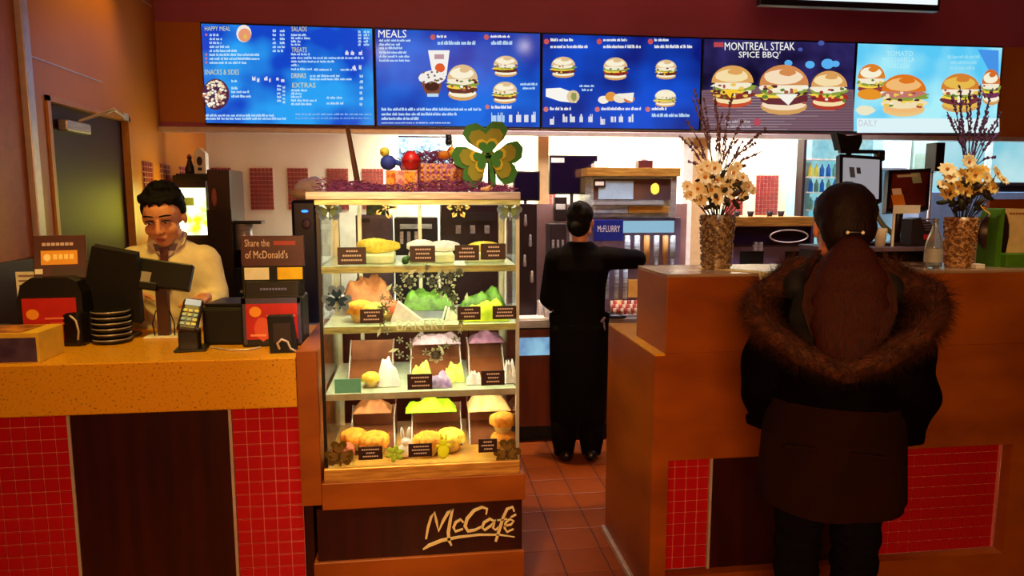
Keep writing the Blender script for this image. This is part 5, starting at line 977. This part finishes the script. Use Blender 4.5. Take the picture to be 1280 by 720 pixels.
for j, yb in enumerate((221, 240, 262)):
    for i, px in enumerate((1013, 1020, 1027, 1035, 1043, 1051, 1059, 1067)):
        p = aty(px, yb, 5.85); c_ = (1, 1, 0, 0, 2, 0, 2, 0)[(i+j*3) % 8]
        cn = ('blue', 'yellow', 'green')[c_]; row = ('upper', 'middle', 'lower')[j]; pos = ('1st', '2nd', '3rd', '4th', '5th', '6th', '7th', '8th')[i]
        b = thing('drink_bottle', '%s drink bottle on the %s shelf of the drinks cooler, %s from the left' % (cn, row, pos), 'bottle', (p.x, 5.85, p.z), 0, 'bottles in the drinks cooler')
        if j == 0 and i == 0: bm_ = MB().ring([(.017, 0), (.019, .004), (.019, .07), (.007, .095), (.007, .108), (.001, .11)], 12); o = obj('bottle_body', bm_, bcol[c_], b); BME = o.data; BM = {c_: BME}
        else:
            if c_ not in BM: q = BME.copy(); q.materials.clear(); q.materials.append(bcol[c_]); BM[c_] = q
            link('bottle_body', BM[c_], None, b)
r, w_, h_ = eq('wall_cabinet', 'white wall cabinet right of the drinks cooler', 'cabinet', 1100, 170, 1139, 212, 6.1, WHITE, None, .39); pbox(r, 'cabinet_door', 1102, 172, 1137, 210, mat('door_icy', S(215, 240, 242), .3), -.008)
r, w_, h_ = eq('wall_unit', 'grey green wall unit beneath the rightmost menu screen', 'wall unit', 1142, 176, 1172, 216, 6.1, mat('unit_sage', S(160, 175, 160), .5), None, .39); pbox(r, 'unit_panel', 1144, 192, 1170, 214, mat('unit_panel', S(140, 150, 130), .5), -.008)
r, w_, h_ = eq('wall_screen', 'dark angled screen left of the violet twigs', 'screen', 1170, 178, 1181, 214, 5.0, BLACK, None, .12); obj('screen_pole', MB().cyl((.02, .06, 0), (.02, .06, BB-r.location.z), .012), STEEL, r)
r, w_, h_ = eq('menu_stand', 'orange brown board with a dark box on top behind the green holder', 'board', 1236, 249, 1300, 300, 3.1, WOOD, LC, .03); 
r, w_, h_ = eq('prep_counter', 'grey blue prep shelf at the far right beneath the window', 'shelf', 1150, 240, 1330, 250, 5.6, mat('prep_blue_grey', S(120, 130, 160), .4), BB, .2); zz = r.location.z+h_
r, w_, h_ = eq('black_case', 'black case on the prep shelf at the right edge', 'case', 1249, 228, 1300, 240, 5.65, BLACK, zz, .12); pbox(r, 'case_lid', 1249, 229, 1300, 232, DARK)
# ================================================================== PEOPLE
SKIN = mat('skin_warm', S(214, 146, 112), .5, c2=S(200, 128, 96), scale=12); HAIRB = mat('hair_black', S(8, 6, 7), .8, spec=.2, c2=S(16, 12, 13), scale=60, stretch=(1, 1, .2), bump=.3)
def hand(mb, wr, d, pn, th, s=1.0, curl=.35):
    d = Vector(d).normalized(); pn = Vector(pn); pn = (pn-d*pn.dot(d)).normalized(); sd = d.cross(pn).normalized()*th; wr = Vector(wr)
    for k in range(4):                                   # palm
        o_ = sd*((1.5-k)*.019*s); mb.cap(wr+o_*.6, .013*s, wr+d*.085*s+o_, .0115*s, 8)
    for k, L_ in enumerate((.070, .078, .073, .058)):
        b = wr+d*.088*s+sd*((1.5-k)*.0205*s); dd = d.copy()
        for j, fr in enumerate((.45, .32, .23)):
            ang = curl*(j+.6); dd = (d*math.cos(ang)+pn*math.sin(ang)).normalized(); e = b+dd*L_*s*fr; mb.cap(b, (.0092-.0008*j)*s, e, (.0086-.0008*j)*s, 8); b = e
    b = wr+d*.02*s+sd*.026*s; e = b+(d*.55+sd*.75+pn*.25).normalized()*.042*s; mb.cap(b, .0125*s, e, .0105*s, 8); mb.cap(e, .0105*s, e+(d*.85+sd*.4+pn*.35).normalized()*.034*s, .008*s, 8)
def foot(mb, a, d, s=1, r=.036):
    a = Vector(a); d = Vector(d).normalized(); mb.cap(a+Vector((0, 0, r*.9-a.z))-d*.05*s, r*.95, a+Vector((0, 0, r*.75-a.z))+d*.15*s, r*.72, 12).cap(a+Vector((0, 0, .09-a.z)), .042, a+Vector((0, 0, .04-a.z))+d*.06*s, .036, 10)
def head(mb, M, s=1.0):
    T = lambda x, y, z: M @ Vector((x*s, y*s, z*s))           # face looks to -y, origin at the head centre (eye height)
    q = M.to_euler()
    E = lambda c, r_, rot=(0, 0, 0): mb.ell(T(*c), tuple(v*s for v in r_), q if rot == (0, 0, 0) else rot)
    E((0, .018, .030), (.076, .094, .088)); E((0, -.030, -.035), (.060, .060, .066)); E((0, -.045, -.082), (.034, .038, .028)); E((0, -.035, .035), (.066, .052, .055))
    for sg in (-1, 1): E((sg*.040, -.060, -.030), (.024, .022, .026)); E((sg*.078, .012, -.005), (.010, .018, .030)); E((sg*.030, -.078, .024), (.022, .012, .009)); E((sg*.045, -.02, -.062), (.020, .04, .022)); E((sg*.010, -.100, -.032), (.009, .010, .008))
    mb.cap(T(0, -.082, .014), .009*s, T(0, -.106, -.028), .012*s); E((0, -.082, -.060), (.024, .012, .010)); E((0, -.080, -.068), (.020, .012, .009))
# ---- cashier, faces the camera across the left counter
cx_, cy_ = -1.13, 3.36
r = thing('person', 'cashier in a white shirt and dark tie looking down behind the stone counter', 'person', (cx_, cy_, 0), R(9))
HM = TR(.0, -.085, 1.515) @ Matrix.Rotation(R(-7), 4, 'Z') @ Matrix.Rotation(R(-3), 4, 'Y') @ Matrix.Rotation(R(17), 4, 'X')
def body(mb):
    head(mb, HM, 1.06); mb.cap((0, .02, 1.38), .062, (-.003, -.045, 1.50), .056, 14)
    mb.ring([(.10, .075, .93, 0, 0), (.14, .10, 1.0, 0, 0), (.155, .105, 1.15, 0, 0), (.17, .11, 1.28, 0, 0), (.13, .085, 1.38, 0, .01), (.05, .05, 1.42, 0, .01)], 20)
    for s_ in (-1, 1):
        mb.cap((s_*.085, 0, .93), .088, (s_*.09, -.02, .50), .058).cap((s_*.09, -.02, .50), .056, (s_*.095, .02, .09), .038)
        foot(mb, (s_*.095, .02, .05), (s_*.15, -1, 0))
    mb.cap((.150, 0, 1.32), .050, (.188, -.03, 1.13), .043).cap((.188, -.03, 1.13), .040, (.155, -.22, 1.17), .026); hand(mb, (.155, -.22, 1.17), (-.15, -1, .0), (0, .0, -1), -1, 1.0, .35)
    mb.cap((-.150, 0, 1.32), .050, (-.20, -.05, 1.14), .043).cap((-.20, -.05, 1.14), .040, (-.12, -.14, 1.19), .026); hand(mb, (-.12, -.14, 1.19), (.15, -1, .0), (0, 0, -1), 1, 1.0, .35)
blob('body', body, SKIN, r, .0055, 5)
def shirt(mb):
    mb.ring([(.165, .125, .90, 0, 0), (.170, .125, 1.05, 0, 0), (.180, .13, 1.18, 0, -.005), (.19, .130, 1.28, 0, 0), (.165, .112, 1.36, 0, .01), (.075, .07, 1.415, 0, .0)], 24)
    for s_ in (-1, 1): mb.cap((s_*.138, 0, 1.312), .080, (s_*(.190 if s_ > 0 else .2), -.035, 1.14), .060, 14)
    mb.cap((.190, -.035, 1.14), .058, (.175, -.14, 1.135), .054, 14); mb.cap((-.20, -.05, 1.14), .058, (-.185, -.13, 1.14), .054, 14)
def wr(v):
    d = .004*math.sin(v.z*70+v.x*25)*math.sin(v.x*40+v.z*15); return Vector((v.x+d*.6, v.y+d, v.z))
SHIRT = mat('shirt_white', S(232, 216, 184), .8, c2=S(222, 204, 168), scale=20, bump=.1)
blob('shirt', shirt, SHIRT, r, .008, 4, wr)
cl = MB(); 
for s_ in (-1, 1):
    cl.faces([(s_*.012, -.112, 1.345), (s_*.075, -.085, 1.40), (s_*.080, .0, 1.445), (s_*.062, -.012, 1.455), (s_*.045, -.075, 1.425), (s_*.008, -.098, 1.375)], [(0, 1, 2, 3, 4, 5)]); cl.faces([(s_*.012, -.106, 1.340), (s_*.075, -.079, 1.395), (s_*.080, .006, 1.440), (s_*.062, -.006, 1.450), (s_*.045, -.069, 1.420), (s_*.008, -.092, 1.370)], [(5, 4, 3, 2, 1, 0)])
obj('collar', cl, SHIRT, r, fix=False)
obj('undershirt', MB().prism([(-.05, .06), (.05, .06), (.034, .012), (0, -.02), (-.034, .012)], .01, TR(0, -.108, 1.345) @ Matrix.Rotation(R(-18), 4, 'X')), mat('undershirt_grey', S(120, 100, 112), .8), r)
obj('tie', MB().prism([(-.017, .035), (.017, .035), (.013, .0), (.026, -.13), (0, -.20), (-.026, -.13), (-.013, .0)], .012, TR(0, -.142, 1.352) @ Matrix.Rotation(R(-3), 4, 'X')), mat('tie_dark_red', S(80, 20, 30), .6), r)
obj('trousers', MB().ring([(.16, .125, .96, 0, 0), (.17, .13, .88, 0, 0), (.165, .12, .80, 0, 0)], 20).ring([(.095, .78), (.105, .83)], 12, TR(-.085, 0, 0)).ring([(.072, .06), (.075, .45), (.10, .80)], 14, TR(-.09, 0, 0)).ring([(.072, .06), (.075, .45), (.10, .80)], 14, TR(.09, 0, 0)), BLACKM, r)
sh = MB(); [foot(sh, (s_*.095, .02, .05), (s_*.15, -1, 0), 1.05, .042) for s_ in (-1, 1)]; obj('shoes', sh, BLACK, r)
rnd = random.Random(9)
def hair(mb):
    T = lambda x, y, z: HM @ Vector((x*1.06, y*1.06, z*1.06))
    mb.ell(T(0, .034, .066), (.090, .098, .082), HM.to_euler()); mb.ell(T(0, .075, .01), (.078, .055, .078), HM.to_euler())
    for s_ in (-1, 1): mb.ell(T(s_*.074, .02, .035), (.016, .034, .040), HM.to_euler())
    for k in range(90):
        a = rnd.uniform(0, 6.28); q = rnd.random()**.5; x, y = .066*q*math.cos(a), .03+.072*q*math.sin(a); z = .066+.072*math.sqrt(max(0, 1-q*q*.9))
        mb.cap(T(x, y, z), .011, T(x*1.12+.006, y-.010, z+.016), .004, 6)
    for k in range(17): a = -1.15+.144*k; mb.cap(T(.082*math.sin(a), .036-.092*math.cos(a), .092), .014, T(.087*math.sin(a), .036-.108*math.cos(a), .070+.010*(k % 3)), .006, 6)
blob('hair', hair, HAIRB, r, .006, 3)
EYE_W = mat('eye_white', S(220, 205, 195), .3); EYE_D = mat('eye_dark', S(18, 10, 8), .3); LIP = mat('lip_rose', S(176, 84, 74), .5)
for s_ in (-1, 1):
    T = lambda x, y, z: HM @ Vector((x*1.06, y*1.06, z*1.06))
    e = obj('eye', MB().ell(T(s_*.031, -.0800, .008), (.0135, .008, .0045), HM.to_euler()), EYE_W, r); obj('iris', MB().ell(T(s_*.031-.002, -.0855, .0065), (.0055, .004, .0042), HM.to_euler()), EYE_D, e)
    obj('eyelid', MB().cap(T(s_*.046, -.079, .012), .0025, T(s_*.031, -.0895, .0155), .003).cap(T(s_*.031, -.0895, .0155), .003, T(s_*.017, -.083, .012), .0025), EYE_D, r)
    obj('eyebrow', MB().cap(T(s_*.052, -.078, .034), .0028, T(s_*.034, -.0915, .038), .0042).cap(T(s_*.034, -.0915, .038), .0042, T(s_*.014, -.091, .034), .0036), HAIRB, r)
obj('lips', MB().ell(T(0, -.0925, -.0600), (.021, .006, .0045), HM.to_euler()).ell(T(0, -.0905, -.0675), (.017, .006, .005), HM.to_euler()), LIP, r)
# ---- employee at the back, seen from behind, all in black
ex, ey = .945, 4.12
CLO = mat('uniform_black', S(7, 3, 4), .9, c2=S(10, 6, 6), scale=30, spec=.1); 
r = thing('person', 'employee in black uniform and apron seen from behind, right arm raised to the machine', 'person', (ex, ey, 0), R(-6))
HM2 = TR(.005, .01, 1.46) @ Matrix.Rotation(R(180-22), 4, 'Z')
def body2(mb):
    head(mb, HM2, .93); mb.cap((0, .0, 1.28), .052, (.0, .005, 1.42), .046, 14)
    mb.ring([(.12, .09, .84, 0, 0), (.13, .09, 1.0, 0, 0), (.15, .095, 1.18, 0, 0), (.12, .08, 1.29, 0, 0), (.05, .05, 1.33, 0, 0)], 20)
    for s_ in (-1, 1): mb.cap((s_*.075, 0, .86), .085, (s_*.08, .0, .46), .055).cap((s_*.08, .0, .46), .052, (s_*.08, .0, .08), .036); foot(mb, (s_*.08, -.01, .05), (s_*.1, 1, 0), .8)
    mb.cap((.15, 0, 1.26), .05, (.345, .02, 1.245), .040).cap((.345, .02, 1.245), .038, (.36, .235, 1.25), .025); hand(mb, (.36, .235, 1.25), (0, 1, .05), (0, 0, -1), 1, .92, .5)
    mb.cap((-.15, 0, 1.24), .05, (-.19, .02, 1.0), .040).cap((-.19, .02, 1.0), .038, (-.15, .20, .93), .025); hand(mb, (-.15, .20, .93), (.1, 1, -.1), (0, 0, -1), -1, .92, .5)
blob('body', body2, SKIN, r, .0065, 3)
def top2(mb):
    mb.ring([(.165, .12, .80, 0, 0), (.155, .115, .95, 0, 0), (.160, .115, 1.08, 0, 0), (.178, .12, 1.18, 0, 0), (.165, .10, 1.27, 0, 0), (.07, .07, 1.345, 0, .0)], 24)
    mb.cap((.14, 0, 1.245), .075, (.345, .015, 1.235), .058, 14).cap((.345, .015, 1.235), .056, (.36, .15, 1.245), .045, 14)
    mb.cap((-.14, 0, 1.24), .072, (-.188, .01, 1.0), .055, 14).cap((-.188, .01, 1.0), .055, (-.155, .16, .94), .04, 14)
blob('uniform_top', top2, CLO, r, .009, 4)
obj('trousers', MB().ring([(.178, .13, .90, 0, 0), (.180, .135, .80, 0, 0), (.178, .13, .55, 0, 0), (.172, .12, .25, 0, 0)], 24).ring([(.060, .03), (.078, .14), (.085, .28)], 14, TR(-.085, 0, 0)).ring([(.060, .03), (.078, .14), (.085, .28)], 14, TR(.085, 0, 0)), CLO, r)
obj('apron_band', MB().ring([(.182, .136, .86, 0, 0), (.184, .138, .885, 0, 0), (.182, .136, .91, 0, 0)], 24, cap=False), CLO, r); obj('apron_string', MB().cap((.13, -.11, .89), .006, (.14, -.115, .83), .005).cap((.12, -.11, .88), .008, (.135, -.115, .90), .008), mat('string_lilac', S(110, 90, 120), .7), r)
sh = MB(); [foot(sh, (s_*.08, -.01, .05), (s_*.1, 1, 0), .85, .044) for s_ in (-1, 1)]; obj('shoes', sh, BLACK, r)
def hair2(mb):
    T = lambda x, y, z: HM2 @ Vector((x*.93, y*.93, z*.93))
    mb.ell(T(0, .032, .05), (.083, .092, .085), HM2.to_euler()); mb.ell(T(0, .06, -.01), (.074, .06, .08), HM2.to_euler()); mb.ell(T(.0, .115, -.03), (.032, .030, .038)); mb.cap(T(0, -.06, .085), .02, T(0, .1, .1), .03)
blob('hair', hair2, HAIRB, r, .008, 3)
for s_ in (-1, 1): obj('eye', MB().ell(HM2 @ Vector((s_*.028, -.075, .007)), (.011, .008, .005)), EYE_D, r)
# ---- customer in the foreground, seen from behind
ux, uy = 1.215, 1.90
COAT = mat('coat_black', S(5, 2, 2), .9, c2=S(9, 4, 3), scale=14, bump=.1, spec=.03); COATB = mat('coat_skirt_brown', S(34, 11, 4), .9, c2=S(26, 8, 4), scale=6, bump=.1, spec=.1)
r = thing('person', 'customer with a long brown ponytail and fur hooded dark parka seen from behind', 'person', (ux, uy, 0), R(-30)); r.scale = (.96, .97, 1)
HM3 = TR(-.005, .0, 1.515) @ Matrix.Rotation(R(180+10), 4, 'Z') @ Matrix.Rotation(R(5), 4, 'X')
def body3(mb):
    head(mb, HM3, .98); mb.cap((0, .0, 1.30), .052, (-.003, .005, 1.46), .047, 14)
    mb.ring([(.13, .10, .84, 0, 0), (.13, .095, 1.0, 0, 0), (.16, .10, 1.20, 0, 0), (.12, .08, 1.31, 0, 0), (.05, .05, 1.36, 0, 0)], 20)
    for s_ in (-1, 1):
        mb.cap((s_*.075, 0, .86), .080, (s_*.083, .0, .46), .054).cap((s_*.083, .0, .46), .052, (s_*.083, .0, .08), .036); foot(mb, (s_*.083, -.01, .05), (s_*.12, 1, 0), .85)
        mb.cap((s_*.155, 0, 1.26), .048, (s_*.212, -.02, 1.06), .042).cap((s_*.212, -.02, 1.06), .040, (s_*.195, .06, .90), .027); hand(mb, (s_*.195, .06, .90), (-s_*.1, .3, -1), (-s_, 0, 0), s_, .9, .4)
blob('body', body3, SKIN, r, .0065, 3)
def coat(mb):
    mb.ring([(.198, .145, .97, 0, 0), (.198, .145, 1.0, 0, 0), (.205, .15, 1.12, 0, 0), (.215, .15, 1.22, 0, 0), (.185, .13, 1.30, 0, 0), (.10, .09, 1.37, 0, .0)], 28)
    for s_ in (-1, 1): mb.cap((s_*.165, 0, 1.25), .085, (s_*.212, -.03, 1.06), .070, 16).cap((s_*.212, -.03, 1.06), .070, (s_*.205, .05, .93), .058, 16)
def fold(v):
    d = .006*math.sin(v.z*42+3*math.sin(v.x*9))*(1 if abs(v.x) > .18 else .35)+.003*math.sin(v.x*50+v.z*20); n = Vector((v.x, v.y, 0)); n.normalize(); return v+n*d
blob('coat_upper', coat, COAT, r, .011, 4, fold)
def skirt(u, v):
    a = 2*math.pi*u; z = 1.03-.33*v-.018*v*math.cos(a-2.9)-.01*v*math.sin(3*a)
    rx = .200+.020*v+.004*math.sin(7*a)*v; ry = .148+.035*v; return (rx*math.cos(a), ry*math.sin(a), z)
mb = MB().grid(skirt, 56, 22); mb.ring([(.212, .172, .70, 0, 0), (.2, .155, .74, 0, 0), (.195, .145, .95, 0, 0)], 28, cap=False); obj('coat_skirt', mb, COATB, r)
obj('waist_seam', MB().ring([(.206, .154, 1.015, 0, 0), (.210, .158, 1.024, 0, 0), (.206, .154, 1.033, 0, 0)], 40, cap=False), COAT, r)
for s_ in (-1, 1): obj('pocket_flap', MB().box(s_*.09-.045, -.166, .89, s_*.09+.045, -.150, .902, bev=.003), COATB, r)
for s_ in (-1, 1): obj('cuff', MB().ring([(.056, .90), (.058, .92)], 16, TR(s_*.205, .06, -.01)), COAT, r)
JE = mat('jeans_dark', S(8, 6, 12), .95, spec=.05, c2=S(15, 11, 20), scale=20, stretch=(1, 1, 4), bump=.2)
mb = MB()
for s_ in (-1, 1): mb.ring([(.052+.034*z+.004*math.sin(z*75+s_), .055+.034*z+.003*math.sin(z*60), .06+.022*k, 0, 0) for k in range(33) for z in (.06+.022*k,)], 20, TR(s_*.083, 0, 0))
obj('jeans', mb, JE, r)
sh = MB(); [foot(sh, (s_*.083, -.01, .05), (s_*.12, 1, 0), .9, .044) for s_ in (-1, 1)]; obj('shoes', sh, BLACKM, r)
# hood with fur edge lying on the shoulders
def hood(mb):
    mb.ell((0, -.10, 1.27), (.15, .075, .12), (.25, 0, 0)); mb.ell((0, -.12, 1.19), (.115, .06, .09))
    for s_ in (-1, 1): mb.cap((s_*.135, -.05, 1.345), .035, (s_*.085, .05, 1.40), .032, 12); mb.ell((s_*.13, -.04, 1.345), (.04, .06, .05))
HOODM = mat('hood_black', S(10, 8, 12), .8)
blob('hood', hood, HOODM, r, .010, 4)
FUR = mat('fur_brown', S(88, 40, 14), .8, c2=S(50, 20, 7), scale=40); HAIRR = mat('hair_red_brown', S(62, 20, 9), .65, spec=.2, c2=S(40, 12, 8), scale=50, stretch=(6, 6, .5), bump=.4); HAIRD = mat('hair_dark_brown', S(30, 10, 6), .6, spec=.2, c2=S(18, 6, 4), scale=60, stretch=(4, 4, .4), bump=.3)
rnd = random.Random(12)
loop = [(.12, .04, 1.395), (.165, -.02, 1.365), (.235, -.075, 1.345), (.235, -.115, 1.29), (.185, -.165, 1.235), (.10, -.195, 1.175), (.0, -.205, 1.145), (-.10, -.195, 1.175), (-.185, -.165, 1.225), (-.235, -.115, 1.265), (-.235, -.075, 1.315), (-.165, -.02, 1.36), (-.12, .04, 1.395)]
core = MB().tube(loop, .034, 10); fo = obj('fur_trim', core, FUR, r)
fm_ = MB()
for i in range(12000):
    k = rnd.randrange(len(loop)-1); t = rnd.random(); c = Vector(loop[k]).lerp(Vector(loop[k+1]), t); ax = (Vector(loop[k+1])-Vector(loop[k])).normalized()
    n = Vector((rnd.gauss(0, 1), rnd.gauss(0, 1), rnd.gauss(0, 1))); n = (n-ax*n.dot(ax)).normalized(); p = c+n*.028; q = p+(n*.6+ax*rnd.uniform(-.7, .7)+Vector((0, -.1, -.35))).normalized()*rnd.uniform(.025, .06); s_ = ax.cross(n)*.0012
    fm_.faces([p-s_, p+s_, q], [(0, 1, 2)])
o = obj('fur_strands', fm_, FUR, fo, fix=False); o['kind'] = 'stuff'
def hair3(mb):
    T = lambda x, y, z: HM3 @ Vector((x*.98, y*.98, z*.98)); q = HM3.to_euler()
    mb.ell(T(0, .028, .046), (.091, .102, .088), q); mb.ell(T(0, .07, .0), (.082, .06, .075), q); mb.ell(T(0, .055, -.045), (.06, .05, .045), q)
blob('hair', hair3, HAIRD, r, .008, 3)
def pony(mb):
    c = Vector((.02, -.125, 1.475)); mb.ell((.015, -.118, 1.470), (.045, .04, .035)); mb.ell((.018, -.13, 1.43), (.075, .045, .055)); mb.ell((.018, -.15, 1.375), (.103, .05, .075)); mb.ell((.015, -.17, 1.315), (.110, .05, .075)); mb.ell((.008, -.185, 1.26), (.098, .045, .07)); mb.ell((.0, -.195, 1.21), (.075, .04, .065)); mb.ell((.0, -.20, 1.165), (.045, .03, .05))
ph = blob('ponytail', pony, HAIRR, r, .009, 14)
hm = MB()
for i in range(3000):
    u = rnd.gauss(0, .42); u = max(-1, min(1, u)); z = 1.47; x = .015+.03*u; pts = []
    wz = [(1.475, .035, -.150), (1.42, .082, -.172), (1.36, .108, -.198), (1.30, .112, -.216), (1.23, .088, -.228), (1.15+rnd.uniform(-.04, .05), .045, -.232)]
    j0 = rnd.randrange(0, 3); ww = rnd.uniform(-.006, .006); pr_ = None
    for (zz, hw, yy) in wz[j0:j0+4]:
        xx = .016+hw*u*1.02+ww+rnd.uniform(-.003, .003); y2 = yy+.045*abs(u)**2.2+rnd.uniform(-.002, .002)
        if pr_: hm.faces([pr_+Vector((-.0007, 0, 0)), pr_+Vector((.0007, 0, 0)), Vector((xx+.0007, y2, zz)), Vector((xx-.0007, y2, zz))], [(0, 1, 2, 3)])
        pr_ = Vector((xx, y2, zz))
o = obj('hair_strands', hm, HAIRR, ph, fix=False); o['kind'] = 'stuff'
sl = MB()
for i in range(14): sl.tube([(-.07+rnd.uniform(-.01, .01), -.02, 1.45), (-.088+rnd.uniform(-.008, .008), -.03, 1.40), (-.095+rnd.uniform(-.015, .01), -.06, 1.34)], .0012, 4)
o = obj('loose_locks', sl, HAIRR, r); o['kind'] = 'stuff'
hc = obj('hair_clip', MB().cap((.0, -.128, 1.508), .006, (.045, -.122, 1.508), .006), BLACK, r)
for s_ in (.003, .042): obj('clip_pearl', MB().ell((s_, -.135, 1.508), .0052), mat('pearl_white', S(255, 250, 240), .15), hc)
T = lambda x, y, z: HM3 @ Vector((x*.98, y*.98, z*.98))
for s_ in (-1, 1): obj('eye', MB().ell(T(s_*.031, -.078, .008), (.011, .008, .005)), EYE_D, r)
obj('glasses', MB().tube([T(.07, .03, .012), T(.074, -.05, .014), T(.055, -.1, .012)], .002).tube([T(-.07, .03, .012), T(-.074, -.05, .014), T(-.055, -.1, .012)], .002).tube([T(-.055, -.1, .02), T(.055, -.1, .02)], .002), BLACK, r)
